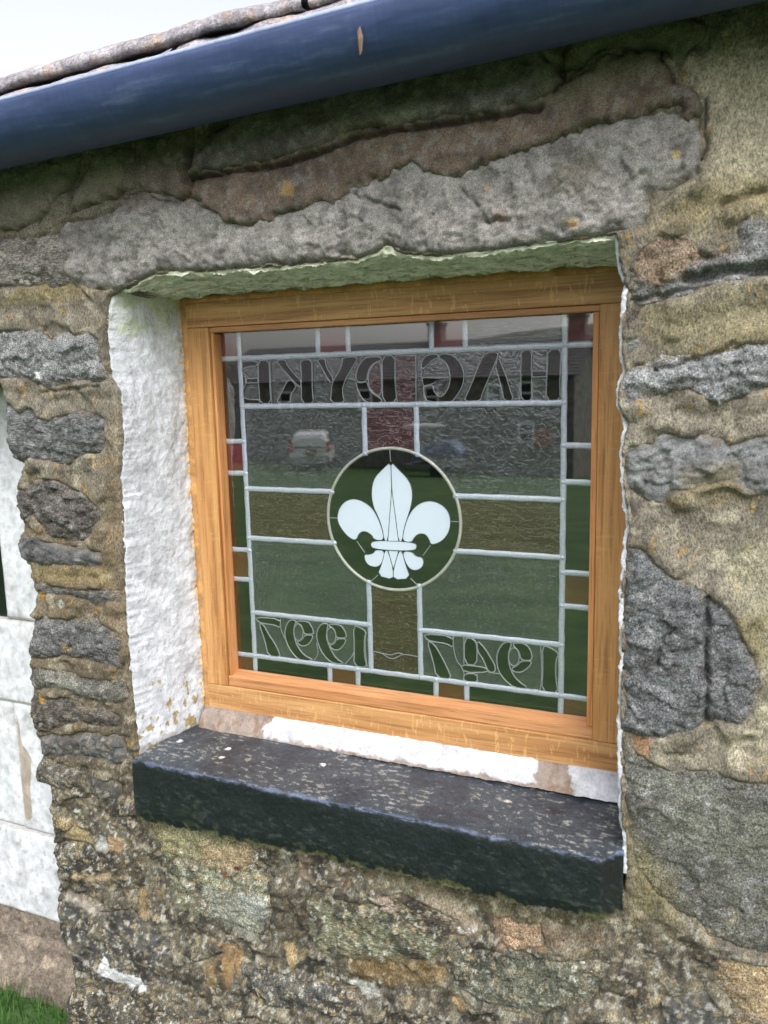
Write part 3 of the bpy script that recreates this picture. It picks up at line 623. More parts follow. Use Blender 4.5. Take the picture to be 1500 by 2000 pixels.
x = x + .0032 * fbm(d, z, .06, 4, 821) * np.clip(t, 0, 1) + .0011 * fbm(d, z, .022, 2, 823, .6) + .0006 * perlin(d / .0075, z / .0095, 825)
x = np.where(t > .93, x + .0015 * fbm(d, z, .006, 2, 829), x)
c = white_paint(d, z, len(x)); zt = (z - (1.05 + .385)) / -.10
c = blendc(c, (176, 184, 152), sm(1, .0, zt + .5 * fbm(d, z, .03, 3, 831)) * .85)
c = blendc(c, (206, 176, 120), sm(.90, .97, t + .09 * fbm(d, z, .012, 4, 833)) * .8)
c = blendc(c, (186, 192, 200), sm(.2, .6, fbm(d, z, .02, 4, 835)) * .3)
flk = sm(.28, .36, fbm(d, z * .7, .016, 4, 841) + .5 * sm(-.28 + ZC, -.36 + ZC, z) - .42 + .0)
c = blendc(c, (150, 136, 100), flk * sm(-.24 + ZC, -.30 + ZC, z))
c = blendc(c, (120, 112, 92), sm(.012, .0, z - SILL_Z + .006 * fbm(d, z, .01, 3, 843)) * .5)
mesh('plaster_reveal', np.stack([x, y, z], 1), grid_faces(nz, nt), M_plaster, wall, c, True)['label'] = 'white limewashed left jamb with ochre edge'
# right jamb: only its lip shows past the stones
zz = np.linspace(SILL_Z - .04, 1.05 + .40, 420); tt = np.linspace(-.06, 1, 50); T, Zg = np.meshgrid(tt, zz); t = T.ravel(); z = Zg.ravel()
xo = op_x(z, 'r') - .0032 + .0022 * fbm(z, z * 0, .014, 3, 851); y = WF + .001 + np.clip(t, 0, 1) * (.16) + .0012 * fbm(z, t, .01, 2, 855)
x = xo + (.650 - xo) * np.clip(t, 0, 1) + np.where(t < 0, -t * .10, 0) + .0012 * fbm(y, z, .012, 4, 857); y = y + np.where((t >= 0) & (t < .06), 0, 0)
c = white_paint(y, z, len(x)); mesh('plaster_reveal', np.stack([x, y, z], 1), grid_faces(420, 50)[:, ::-1], M_plaster, wall, c, True)['label'] = 'thin white plaster lip against the right hand stones'
# soffit under the lintel
nx = 480; xx = np.linspace(op_x(np.array([1.42]), 'l')[0] - .015, .665, nx); tt = np.linspace(-.06, 1, 90); T, Xg = np.meshgrid(tt, xx); t = T.ravel(); x = Xg.ravel()
xk = np.linspace(-.16, .70, 96); zk2 = op_z(xk); zk2 = np.convolve(np.pad(zk2, 5, mode='edge'), np.ones(11) / 11, 'valid'); zm = np.interp(x, xk, zk2) - .007; zo = zm + (op_z(x) - .004 + .002 * fbm(x, x * 0, .012, 3, 861) - zm) * np.exp(-np.clip(t, 0, 1) / .22); zi = FR['z1'] + .010 + .0014 * fbm(x, x * 0 + 5, .02, 3, 863) * np.exp(-np.clip(1 - t, 0, 1) / .06)
y = WF - .0005 + np.clip(t, 0, 1) * (-.030 - WF + .003) + np.where(t < 0.0, .004, 0) + .004 * fbm(x, t, .03, 3, 865); z = zo + (zi - zo) * np.clip(t, 0, 1) ** 1.2 - np.where(t < 0, t * .10, 0)
d = y - WF; z = z + .005 * fbm(x, d * 3, .06, 4, 871) * np.clip(t, 0, 1) + .0028 * fbm(x * .45, d * 2.2, .016, 4, 873, .6) + .0004 * perlin(x / .008, d / .008, 875)
c = np.tile(lin((222, 222, 210)), (len(x), 1)); c = blendc(c, (226, 228, 208), sm(.10, .0, t + .12 * fbm(x, d, .02, 3, 881)) * .9)
c = blendc(c, (232, 234, 222), sm(.07, .02, x - xx[0]) * sm(.5, .1, t) * .8); c = blendc(c, (176, 178, 150), sm(.1, .5, fbm(x * .5, d * 2, .03, 4, 883)) * .6)
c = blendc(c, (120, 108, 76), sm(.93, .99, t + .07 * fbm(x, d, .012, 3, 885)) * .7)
mesh('plaster_soffit', np.stack([x, y, z], 1), grid_faces(nx, 90)[:, ::-1], M_plaster, wall, c, True)['label'] = 'limewashed soffit under the lintel, green with algae'

# ------------------------------------------------------------------ sill
sill = empty('window_sill', (.27, -.19, SILL_Z), 'black painted stone sill with pale lichen flecks below the leaded window', 'sill')
SF = -.203
zb = lambda x: np.interp(x, [-.11, .02, .12, .25, .38, .50, .60, .66], [-.496, -.493, -.492, -.486, -.485, -.487, -.481, -.480]) + ZC
nx = 560; xx = np.linspace(-.118, .668, nx); ss = np.linspace(0, 1, 150); S_, Xg = np.meshgrid(ss, xx); s = S_.ravel(); x = Xg.ravel()
YB = -.028; top_l = (SF - YB); split = .52
onf = s > split; q = np.where(onf, (s - split) / (1 - split), s / split)
bot = zb(x) + .004 * fbm(x, x * 0, .04, 4, 901) + .003 * fbm(x, x * 0, .007, 3, 903)
ztop = SILL_Z - .006 * (x + .1) / .76
y = np.where(onf, SF - .001, YB + q * (SF - YB)); z = np.where(onf, ztop - q * (ztop - bot), ztop)
rd = .006 + .003 * fbm(x, x * 0, .04, 2, 905)
dist = np.where(onf, q * (ztop - bot), (1 - q) * abs(SF - YB)); rr = np.exp(-(dist / rd) ** 1.2)
y = np.where(onf, y + .0022 * rr, y); z = np.where(onf, z, z - .0022 * rr)
n1 = .0015 * fbm(x, y + z, .08, 3, 911) + .0003 * fbm(x, y + z, .01, 3, 913, .6)
z = np.where(onf, z, z + n1); y = np.where(onf, y - n1 * 1.2 + .004 * sm(.8, 1.0, q), y)
# chipped right hand corner
ck = sm(.642, .668, x); y = y + np.where(y < -.16, ck * .030, 0)
wv = y + z
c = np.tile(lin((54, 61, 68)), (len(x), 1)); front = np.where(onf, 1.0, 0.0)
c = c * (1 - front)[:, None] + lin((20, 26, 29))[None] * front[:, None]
g1 = fbm(x * .6, wv, .014, 5, 921, .65); g2 = fbm(x * .4, wv, .007, 4, 923, .65); g3 = fbm(x, wv, .09, 3, 925)
c = blendc(c, (98, 96, 92), (1 - front) * sm(.0, .5, g1 * .6 + .9 * g3) * sm(.0, .5, g2) * .16)
c = blendc(c, (150, 148, 142), (1 - front) * sm(.52, .66, g2 + .3 * g3) * .6)
c = blendc(c, (36, 40, 50), (1 - front) * sm(.1, .5, -g3 - g1 * .4) * .7)
c = blendc(c, (96, 106, 130), sm(.006, .0, dist + .004 * g1) * .75)  # worn paler paint plus a bluish edge highlight, painted along the arris
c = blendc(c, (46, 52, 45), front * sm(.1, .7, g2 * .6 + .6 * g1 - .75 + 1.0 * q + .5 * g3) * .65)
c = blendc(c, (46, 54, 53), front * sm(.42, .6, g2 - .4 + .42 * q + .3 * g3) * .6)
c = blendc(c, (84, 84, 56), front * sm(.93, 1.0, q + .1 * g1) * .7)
for P_, col_ in (((352, 1447, 7), (214, 216, 222)), ((445, 1462, 9), (206, 208, 214)), ((432, 1478, 6), (226, 226, 230)), ((630, 1492, 6), (206, 206, 214)), ((990, 1560, 7), (190, 186, 176))):
    d_ = RC @ np.array([P_[0] - 750, F, -(P_[1] - 1000)]); t_ = (SILL_Z - CAM[2]) / d_[2]; pc = CAM + t_ * d_
    c = blendc(c, col_, (1 - front) * sm(.006, .003, np.hypot(x - pc[0], y - pc[1]) + .003 * g2) * .9)
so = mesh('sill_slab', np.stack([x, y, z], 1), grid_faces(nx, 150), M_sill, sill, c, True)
e = MB(); e.prism([(-.117, -.392 + ZC), (.648, -.398 + ZC), (.648, -.47 + ZC), (-.117, -.488 + ZC)], SF + .006, -.06); e.build('sill_core', plain('sill_core_stone', (.02, .024, .026), .6), sill)
# mortar fillet between oak frame and sill: white paint patches on bare render
nx = 500; xx = np.linspace(FR['x0'] - .008, .652, nx); tt = np.linspace(0, 1, 34); T, Xg = np.meshgrid(tt, xx); t = T.ravel(); x = Xg.ravel()
ya = -.030; yb = -.058; za = FR['z0'] + .002; zb2 = SILL_Z - .0015
y = ya + (yb - ya) * t + .003 * np.sin(t * 3.1) * 0 + .0018 * fbm(x, t * .03, .02, 3, 941); z = za + (zb2 - za) * t + .0010 * fbm(x, t * .03, .012, 3, 943)
y -= .004 * np.sin(t * math.pi)
c = np.tile(lin((140, 128, 120)), (len(x), 1))
wn_ = .010 * fbm(x, t * .03, .02, 4, 945)
X1 = px(520, 1410, -.045)[0]; X2 = px(1045, 1490, -.045)[0]; X3 = px(1112, 1510, -.045)[0]
w1 = sm(-.004, .002, np.minimum(x - X1 + wn_ + .02 * (t - .5), X2 - x + wn_)) * sm(.98, .78, t + .12 * fbm(x, t * .03, .015, 3, 949))
w2 = sm(-.004, .002, x - X3 + wn_ - .012 * t)
c = blendc(c, (120, 96, 76), sm(.1, .4, fbm(x, t * .03, .02, 4, 951)) * .6); c = blendc(c, (188, 190, 197), np.maximum(w1, w2))
y -= .0014 * np.maximum(w1, w2)
mesh('mortar_fillet', np.stack([x, y, z], 1), grid_faces(nx, 34), M_plaster, wall, c, True)['label'] = 'render fillet with broken white paint under the oak frame'

# ------------------------------------------------------------------ oak window
win = empty('leaded_window', (.27, 0, FR['z0']), 'square oak framed leaded window with a white lily emblem seen from the back', 'window')
x0, x1, z0, z1 = FR['x0'], FR['x1'], FR['z0'], FR['z1']
fy, by = -.032, -.027
rail_t = (px(400, 640, fy)[2] + px(1172, 592, fy)[2]) / 2; rail_b = px(1208, 1454, fy)[2] * .5 + px(406, 1335, fy)[2] * .5
st_l = (px(401, 645, fy)[0] + px(447, 1325, fy)[0]) / 2; st_l = px(409, 700, fy)[0]
st_r = (px(1172, 600, fy)[0] + px(1156, 1440, fy)[0]) / 2
bd_t = (px(420, 651, by)[2] + px(1160, 606, by)[2]) / 2; bd_b = (px(780, 1362, by)[2] + px(1145, 1417, by)[2]) / 2
bd_r = (px(1159, 615, by)[0] + px(1145, 1412, by)[0]) / 2; bd_l = px(429, 660, -.008)[0]
MB().box(x0, x1, fy, .05, rail_t, z1).build('frame_rail', M_oakx, win, bevel=.0012)['label'] = 'top rail of the oak frame'
MB().box(x0, x1, fy - .0006, .05, z0, rail_b).build('frame_rail', M_oakx, win, bevel=.0012)['label'] = 'bottom rail of the oak frame'
MB().box(x0 + .0003, st_l, fy - .0002, .05, rail_b + .0004, rail_t - .0004).build('frame_stile', M_oakz, win, bevel=.0012)['label'] = 'left stile of the oak frame'
MB().box(st_r, x1 - .0003, fy - .0002, .05, rail_b + .0004, rail_t - .0004).build('frame_stile', M_oakz, win, bevel=.0012)['label'] = 'right stile of the oak frame'
# glazing beads, bottom one sloped to shed water
MB().box(st_l + .0004, st_r - .0004, by, -.004, bd_t, rail_t - .0006).build('glazing_bead', M_beadx, win, bevel=.0008)
MB().add([(st_l + .0004, by - .002, rail_b + .0008), (st_r - .0004, by - .002, rail_b + .0008), (st_r - .0004, -.004, rail_b + .0008), (st_l + .0004, -.004, rail_b + .0008),
          (st_l + .0004, by - .002, bd_b - .004), (st_r - .0004, by - .002, bd_b - .004), (st_r - .0004, -.004, bd_b + .003), (st_l + .0004, -.004, bd_b + .003)],
         [(0, 3, 2, 1), (4, 5, 6, 7), (0, 1, 5, 4), (1, 2, 6, 5), (2, 3, 7, 6), (3, 0, 4, 7)]).build('glazing_bead', M_beadx, win, bevel=.0008)
MB().box(bd_r, st_r - .0012, by + .0004, -.0042, bd_b - .002, bd_t - .0006).build('glazing_bead', M_beadz, win, bevel=.0008)
MB().box(st_l + .0012, bd_l, by + .0004, -.0042, bd_b - .002, bd_t - .0006).build('glazing_bead', M_beadz, win, bevel=.0008)
# sealant lines
M_seal = rock_mat('tan_sealant', (.85, 1.12), 150, 400, .3, rough=.6)
def seal(name, pts_a, pts_b, lab):
    n = 220; a0, a1 = pts_a; b0, b1 = pts_b; u = np.linspace(0, 1, n); v = np.linspace(0, 1, 8); Vv, U = np.meshgrid(v, u); U = U.ravel(); Vv = Vv.ravel()
    A = np.array(a0)[None] * (1 - U)[:, None] + np.array(a1)[None] * U[:, None]; B = np.array(b0)[None] * (1 - U)[:, None] + np.array(b1)[None] * U[:, None]
    Pp = A * (1 - Vv)[:, None] + B * Vv[:, None]; Pp[:, 1] += -.0025 * np.sin(Vv * math.pi) + .0012 * fbm(U * .7, Vv * .02, .02, 3, 961)
    c = np.tile(lin((176, 132, 84)), (len(U), 1)) * (1 + .15 * fbm(U * .7, Vv * .02, .03, 3, 963))[:, None]
    o = mesh(name, Pp, grid_faces(n, 8), M_seal, win, c, True); o['label'] = lab
seal('sealant', ((x0 - .019, -.026, z0 - .01), (x0 - .017, -.026, z1 + .01)), ((x0 + .0012, fy + .0012, z0 - .01), (x0 + .0012, fy + .0012, z1 + .002)), 'tan sealant line beside the left stile')
seal('sealant', ((x0 - .01, -.026, z1 + .014), (x1, -.026, z1 + .014)), ((x0 - .01, fy + .0012, z1 - .0012), (x1, fy + .0012, z1 - .0012)), 'brown sealant line under the soffit')
# outer pane
MB().box(st_l + .002, st_r - .002, -.0095, -.0055, rail_b + .002, rail_t - .002).build('outer_pane', M_pane, win)
# leaded light
LP = MB(); PX0, PX1, PZ0, PZ1 = px(428.5, 655, 0)[0] - .001, .592, px(465, 1317, 0)[2] - .001, px(473, 649, 0)[2] + .004
for a in ((PX0 - .002, PX0 + .001, PZ0, PZ1), (PX1 - .001, PX1 + .002, PZ0, PZ1), (PX0, PX1, PZ0 - .002, PZ0 + .0012), (PX0, PX1, PZ1 - .001, PZ1 + .002)): LP.box(a[0], a[1], -.0022, .0022, a[2], a[3])
light = LP.build('leaded_light', M_lead, win)
GY = 0.0
def came(p, q, w=.0090, name='lead_came', m=M_lead, hgt=.0022):
    p = np.array(p); q = np.array(q); t = q - p; L = np.linalg.norm(t); t = t / L; nrm = np.array([-t[1], t[0]]); V = []; ns = max(2, int(L / .012)); Fs = []
    prof = [(-.5, 0), (-.46, -.6), (-.2, -.95), (.2, -1), (.46, -.6), (.5, 0)]
    for i in range(ns + 1):
        c = p + t * L * i / ns; c = c + nrm * .0003 * math.sin(i * 1.7 + p[0] * 90); ww = w * (1 + .05 * math.sin(i * 2.3 + p[1] * 70))
        for u_, v_ in prof: o = c + nrm * ww * u_; V.append((o[0], GY + v_ * hgt - .0003, o[1]))
    k = len(prof)
    for i in range(ns):
        for j in range(k - 1): Fs.append((i * k + j, i * k + j + 1, (i + 1) * k + j + 1, (i + 1) * k + j))
    return V, Fs
def add_came(p, q, w=.0090):
    V, Fs = came(p, q, w); o = mesh('lead_came', V, Fs, M_lead, light, smooth=True); return o
def joint(x, z, r=.0048):
    b = MB(); n = 9; V = [(x, GY - .0036, z)]; rr = r * rng.uniform(.85, 1.15, n)
    for k in range(n): a = 2 * math.pi * k / n; V.append((x + rr[k] * .6 * math.cos(a), GY - .0031, z + rr[k] * .6 * math.sin(a)))
    for k in range(n): a = 2 * math.pi * k / n; V.append((x + rr[k] * math.cos(a), GY - .0006, z + rr[k] * math.sin(a)))
    Fs = [(0, 1 + k, 1 + (k + 1) % n) for k in range(n)] + [(1 + k, 1 + n + k, 1 + n + (k + 1) % n, 1 + (k + 1) % n) for k in range(n)]
    b.add(V, Fs); b.build('solder_joint', M_lead, light, True)
S = .55
xl, xr = 0.0, S; xc0, xc1 = (.5005 - .0817) * S, (.5005 + .0817) * S
zA, zB, zC_, zD, zE, zF_ = [ZC + S * h_ for h_ in (.4845, .336, .0777, -.0812, -.3279, -.4751)]
CX, CZ, CR = .5005 * S, ZC, .2112 * S
def zrow(y, x): return px(x, y, 0)[2]
topx = [px(621, 665)[0], px(680, 662)[0], px(843, 655)[0], px(909, 650)[0]]
botx = [px(645, 1325)[0], px(700, 1335)[0], px(852, 1352)[0], px(912, 1360)[0]]
lz = [px(454.6, 862)[2], px(457, 924)[2], px(464, 1073)[2], px(468.6, 1130.8)[2]]
rz = [px(1129.7, 870.4)[2], px(1128, 942)[2], px(1126.5, 1119.5)[2], px(1125, 1185.4)[2]]
dxc = math.sqrt(CR ** 2 - (zC_ - CZ) ** 2); dxd = math.sqrt(CR ** 2 - (zD - CZ) ** 2); dzc = math.sqrt(CR ** 2 - (xc0 - CX) ** 2)
cl = [((xl, PZ0), (xl, PZ1)), ((xr, PZ0), (xr, PZ1)), ((PX0, zA), (xl - .003, zA)), ((xl + .003, zA), (xr - .003, zA)), ((xr + .003, zA), (PX1, zA)),
      ((xl + .003, zB), (xr - .003, zB)), ((xl + .003, zC_), (CX - dxc, zC_)), ((CX + dxc, zC_), (xr - .003, zC_)), ((xl + .003, zD), (CX - dxd, zD)), ((CX + dxd, zD), (xr - .003, zD)),
      ((xl + .003, zE), (xc0 - .003, zE)), ((xc1 + .003, zE), (xr - .003, zE)), ((PX0, zF_), (xl - .003, zF_)), ((xl + .003, zF_), (xr - .003, zF_)), ((xr + .003, zF_), (PX1, zF_)),
      ((xc0, CZ + dzc), (xc0, zB - .003)), ((xc1, CZ + dzc), (xc1, zB - .003)), ((xc0, zF_ + .003), (xc0, CZ - dzc)), ((xc1, zF_ + .003), (xc1, CZ - dzc))]
cl += [((q, zA + .003), (q, PZ1)) for q in topx] + [((q, PZ0), (q, zF_ - .003)) for q in botx] + [((PX0, q), (xl - .003, q)) for q in lz] + [((xr + .003, q), (PX1, q)) for q in rz]
for p_, q_ in cl: add_came(p_, q_)
jn = [(xl, zA), (xr, zA), (xl, zF_), (xr, zF_), (xr, zB), (xl, zB), (xl, zC_), (xr, zC_), (xl, zD), (xr, zD), (xl, zE), (xr, zE), (xc0, zB), (xc1, zB), (xc0, zE), (xc1, zE), (xc0, zF_), (xc1, zF_),
      (CX - dxc, zC_), (CX + dxc, zC_), (CX - dxd, zD), (CX + dxd, zD), (xc0, CZ + dzc), (xc1, CZ + dzc), (xc0, CZ - dzc), (xc1, CZ - dzc)]
jn += [(q, zA) for q in topx] + [(q, zF_) for q in botx] + [(xl, q) for q in lz] + [(xr, q) for q in rz]
for j_ in jn: joint(*j_)
# ring of the roundel
ring = MB(); ring.tube([(CX + CR * math.cos(a), GY - .001, CZ + CR * math.sin(a)) for a in np.linspace(0, 2 * math.pi, 97)[:-1]], .0027, 8, True, .8)
ring.build('lead_ring', plain('pale_lead_ring', tuple(lin((182, 182, 168))), .45, .3, .5, .15, 200), light, True)
# panes
def pane(P, m, y=.0005, name='glass_pane', th=.002, lab=None):
    o = MB().prism(P, y, y + th).build(name, m, light)
    if lab: o['label'] = lab
    return o
def rect(a, b_, c_, d): return [(a, c_), (b_, c_), (b_, d), (a, d)]
tx = [xl] + topx + [xr]
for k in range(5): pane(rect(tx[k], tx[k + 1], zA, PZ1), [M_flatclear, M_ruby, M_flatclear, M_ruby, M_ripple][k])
bx_ = [xl] + botx + [xr]
for k in range(5): pane(rect(bx_[k], bx_[k + 1], PZ0, zF_), [M_dgreen, M_amber, M_dgreen, M_amber, M_dgreen][k])
lzz = [zA] + lz + [zF_]; rzz = [zA] + rz + [zF_]
for k in range(5):
    pane(rect(PX0, xl, lzz[k + 1], lzz[k]), [M_dgreen, M_ruby, M_green, M_amber, M_dgreen][k]); pane(rect(xr, PX1, rzz[k + 1], rzz[k]), [M_dgreen, M_green, M_green, M_amber, M_dgreen][k])
for a in ((PX0, xl, zA, PZ1), (xr, PX1, zA, PZ1), (PX0, xl, PZ0, zF_), (xr, PX1, PZ0, zF_)): pane(rect(*a), M_ruby if a[3] == PZ1 else M_amber)
def arc(a0, a1, n=24): return [(CX + CR * math.cos(a), CZ + CR * math.sin(a)) for a in np.linspace(a0, a1, n)]
an = lambda x, z: math.atan2(z - CZ, x - CX)
aTL, aCL = an(xc0, CZ + dzc), an(CX - dxc, zC_); aTR, aCR = an(xc1, CZ + dzc), an(CX + dxc, zC_)
aBL, aDL = an(xc0, CZ - dzc), an(CX - dxd, zD); aBR, aDR = an(xc1, CZ - dzc), an(CX + dxd, zD)
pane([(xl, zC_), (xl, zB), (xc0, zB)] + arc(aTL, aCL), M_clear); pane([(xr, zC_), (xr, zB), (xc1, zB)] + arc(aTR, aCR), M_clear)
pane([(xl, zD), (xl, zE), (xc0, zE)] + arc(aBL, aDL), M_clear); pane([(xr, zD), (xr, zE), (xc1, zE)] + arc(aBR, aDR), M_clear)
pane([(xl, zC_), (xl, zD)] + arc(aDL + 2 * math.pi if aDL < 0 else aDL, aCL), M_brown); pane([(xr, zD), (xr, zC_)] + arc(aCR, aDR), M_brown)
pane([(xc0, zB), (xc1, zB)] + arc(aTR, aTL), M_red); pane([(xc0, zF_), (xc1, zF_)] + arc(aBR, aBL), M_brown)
pane([(CX + CR * math.cos(a), CZ + CR * math.sin(a)) for a in np.linspace(0, 2 * math.pi, 65)[:-1]], M_green, lab='dark green disc behind the lily emblem')
# lettering band and date bands: clear ground, dark glass letters edged with thin lead
pane(rect(xl, xc0 + .0, zB, zA), M_clear); 
Z1 = lambda P: [(460 + a / 7.5, 670 + b_ / 7.5) for a, b_ in P]
Z2 = lambda P: [(640 + a / 7.5, 670 + b_ / 7.5) for a, b_ in P]
Z3 = lambda P: [(810 + a / 7.5, 660 + b_ / 7.5) for a, b_ in P]
Z4 = lambda P: [(960 + a / 7.5, 660 + b_ / 7.5) for a, b_ in P]
Z5 = lambda P: [(480 + a / 6, 1180 + b_ / 6) for a, b_ in P]
Z6 = lambda P: [(800 + a / 4.839, 1210 + b_ / 4.839) for a, b_ in P]
FF = lambda P: [(600 + a / 4.412, 840 + b_ / 4.412) for a, b_ in P]
R3 = lambda P: [(400 + a / 3.571, 960 + b_ / 3.571) for a, b_ in P]
pane(rect(xc0, xc1, zB, zA), M_clear); pane(rect(xc1, xr, zB, zA), M_clear)
pane(rect(xl, xc0, zF_, zE), M_clear); pane(rect(xc1, xr, zF_, zE), M_clear)
def outline(P, r=.0010, m=M_leadthin, closed=True, y=-.0011, name='thin_lead'):
    MB().tube([(a, GY + y, b_) for a, b_ in P], r, 6, closed).build(name, m, light, True)
def piece(P, m, name='letter_glass', r=.0010, sm_=1, y=-.0006, lm=M_leadthin, lab=None):
    Q = pxs(P, 0)
    if sm_: Q = smooth_poly(Q, sm_)
    o = MB().prism(Q, y, y + .001).build(name, m, light)
    if lab: o['label'] = lab
    outline(Q, r, lm, True, y - .0003); return o
LET = [
 Z1([(335,258),(492,250),(500,420),(508,650),(525,885),(365,888),(350,700),(338,500)]), Z1([(88,268),(320,262),(324,338),(200,342),(140,365),(100,400),(90,330)]),
 Z1([(165,515),(215,520),(332,512),(334,582),(215,582),(165,588)]), Z1([(98,478),(150,492),(150,600),(108,665)]), Z1([(112,795),(200,828),(345,832),(362,888),(118,888)]),
 Z1([(955,248),(1125,240),(1128,420),(1125,600),(1135,750),(1150,885),(968,885),(968,600),(968,400)]), Z1([(595,255),(732,243),(765,325),(860,450),(962,548),(962,650),(880,590),(700,385)]),
 Z1([(790,508),(900,625),(850,700),(812,770),(805,885),(595,885),(680,720)]), Z1([(1192,238),(1315,230),(1322,300),(1360,400),(1440,522),(1412,595),(1340,500),(1260,350)]),
 Z2([(225,208),(450,203),(400,300),(330,420),(258,550),(225,650),(222,750),(255,875),(45,875),(58,700),(68,600),(110,510),(180,400),(218,300)]),
 Z2([(798,190),(990,184),(985,400),(992,600),(1015,875),(808,875),(803,500)]),
 Z2([(785,195),(600,203),(520,240),(450,350),(418,450),(418,548),(490,575),(580,550),(592,430),(640,330),(720,275),(788,260)]),
 Z2([(418,565),(490,588),(580,562),(602,660),(670,750),(785,808),(800,875),(570,875),(490,785),(435,670)]),
 Z3([(348,238),(200,243),(130,300),(92,380),(112,468),(200,388),(280,312),(348,295)]), Z3([(358,238),(520,233),(620,300),(690,400),(728,530),(712,680),(650,805),(570,915),(520,938),(200,938),(145,860),(132,712),(200,702),(268,692),(280,780),(345,850),(400,862),(465,790),(512,690),(526,570),(497,420),(430,335),(358,298)]),
 Z3([(112,580),(380,588),(290,660),(200,692),(130,700)]), Z3([(1040,210),(1240,203),(1180,370),(1110,540),(1040,700),(990,820),(962,930),(715,930),(790,780),(880,560),(960,360)]),
 Z3([(1228,285),(1280,400),(1340,560),(1390,720),(1455,925),(1310,928),(1280,750),(1220,540),(1180,395)]),
 Z4([(440,180),(595,178),(588,400),(592,700),(600,925),(435,925),(430,600),(438,300)]), Z4([(600,485),(808,488),(808,562),(605,577)]), Z4([(825,170),(1025,163),(1012,400),(1002,700),(1012,915),(800,920),(810,600),(822,400)])]
def orient_simple(P):
    return P
for P_ in LET: piece(P_, M_umber, sm_=0 if len(P_) < 7 else 1)
piece(Z2([(780, 268), (700, 290), (635, 370), (600, 450), (595, 560), (620, 660), (680, 740), (788, 790), (792, 500)]), M_red, 'glass_pane')
piece(Z2([(992, 188), (1290, 180), (1300, 500), (1298, 868), (1022, 870), (1002, 700), (992, 450)]), M_red, 'glass_pane', sm_=0)
DAT = [
 Z5([(105,148),(412,172),(408,278),(350,245),(250,230),(160,215)]), Z5([(155,222),(210,235),(270,350),(340,450),(390,550),(408,618),(265,605),(230,430)]),
 Z5([(520,182),(592,188),(578,240),(565,300),(575,400),(612,500),(690,600),(805,655),(700,662),(620,645),(540,560),(480,450),(458,340),(475,250)]),
 Z5([(600,195),(735,200),(782,270),(802,345),(740,355),(688,345),(670,285),(640,240),(600,222)]), Z5([(688,365),(795,358),(772,430),(712,488),(640,485),(602,440),(650,422),(680,392)]),
 Z5([(895,222),(972,228),(952,300),(958,430),(998,530),(1065,640),(1168,700),(1040,698),(960,645),(880,540),(832,400),(840,300)]),
 Z5([(980,232),(1105,238),(1162,300),(1190,388),(1120,400),(1062,388),(1052,320),(1020,275),(980,255)]), Z5([(1065,405),(1185,402),(1152,480),(1092,538),(1020,530),(982,478),(1040,462)]),
 Z5([(1265,252),(1340,268),(1415,320),(1392,400),(1392,600),(1425,745),(1268,722),(1276,500)]),
 Z6([(128,132),(415,158),(415,265),(350,225),(240,210),(170,195)]), Z6([(165,200),(230,225),(300,340),(350,440),(405,565),(255,548),(222,380)]),
 Z6([(518,168),(612,182),(640,250),(637,435),(518,418)]), Z6([(518,508),(640,510),(640,600),(510,580)]), Z6([(478,424),(640,440),(725,455),(748,497),(520,500)]),
 Z6([(640,190),(720,280),(780,380),(812,440),(808,497),(745,497),(700,380),(640,290)]),
 Z6([(900,208),(972,214),(940,300),(934,380),(958,480),(1015,570),(1135,655),(990,645),(900,570),(838,480),(822,370),(842,280)]),
 Z6([(980,218),(1085,222),(1145,280),(1165,378),(1100,390),(1050,372),(1035,300),(985,250)]), Z6([(1050,392),(1162,388),(1130,450),(1060,498),(990,495),(962,460),(1020,432)]),
 Z6([(1255,243),(1330,262),(1415,320),(1382,380),(1382,560),(1408,698),(1248,682),(1262,450)])]
for P_ in DAT: piece(P_, M_dgreen, r=.0011)
for c_, rx_, ry_, ZF in (((622, 325), 55, 98, Z5), ((1005, 368), 55, 98, Z5), ((988, 350), 50, 85, Z6)):
    outline(pxs(ZF([(c_[0] + rx_ * math.cos(a), c_[1] + ry_ * math.sin(a)) for a in np.linspace(0, 2 * math.pi, 20)[:-1]])), .0009, y=-.0016)
LN = [Z5([(412,172),(412,278),(440,350),(460,400)]), Z5([(805,655),(860,580),(835,450)]), Z5([(1168,700),(1250,610),(1270,560)]), Z5([(735,200),(800,300),(800,345)]), Z5([(1415,330),(1400,420),(1410,600),(1430,740)]),
      Z6([(415,160),(415,265),(450,400),(480,425)]), Z6([(514,165),(516,418)]), Z6([(480,425),(520,500),(515,560),(505,580)]), Z6([(748,497),(850,510)]), Z6([(1240,240),(1250,450),(1245,640),(1220,680),(1135,655)]),
      Z6([(640,510),(640,560),(660,600)]), Z1([(98,400),(165,480),(215,520)]), Z1([(165,588),(120,680),(112,795)]), Z1([(510,250),(515,400),(525,650),(540,885)]), Z1([(740,245),(760,320)]),
      Z1([(900,625),(962,650)]), Z2([(300,520),(360,525),(415,560)]), Z3([(25,240),(20,500),(25,940)]), Z3([(112,468),(105,580),(135,700),(140,860)]), Z3([(380,588),(520,575)]),
      Z4([(820,175),(810,400),(800,925)]), Z4([(105,215),(70,395)]),
      R3([(1165,1110),(1240,1125),(1290,1165),(1340,1160),(1380,1130),(1490,1150)]), R3([(1240,1125),(1300,1142),(1345,1122),(1385,1132)]),
      FF([(715,170),(718,225),(722,272)]), FF([(195,755),(262,757)]), FF([(1238,785),(1318,790)]), FF([(550,1305),(610,1250)]), FF([(893,1275),(960,1342)]), FF([(430,955),(500,1055)]), FF([(1066,990),(1000,1080)])]
for P_ in LN: outline(smooth_poly(pxs(P_), 2, False), .0008, M_leadthin, False, -.0014)
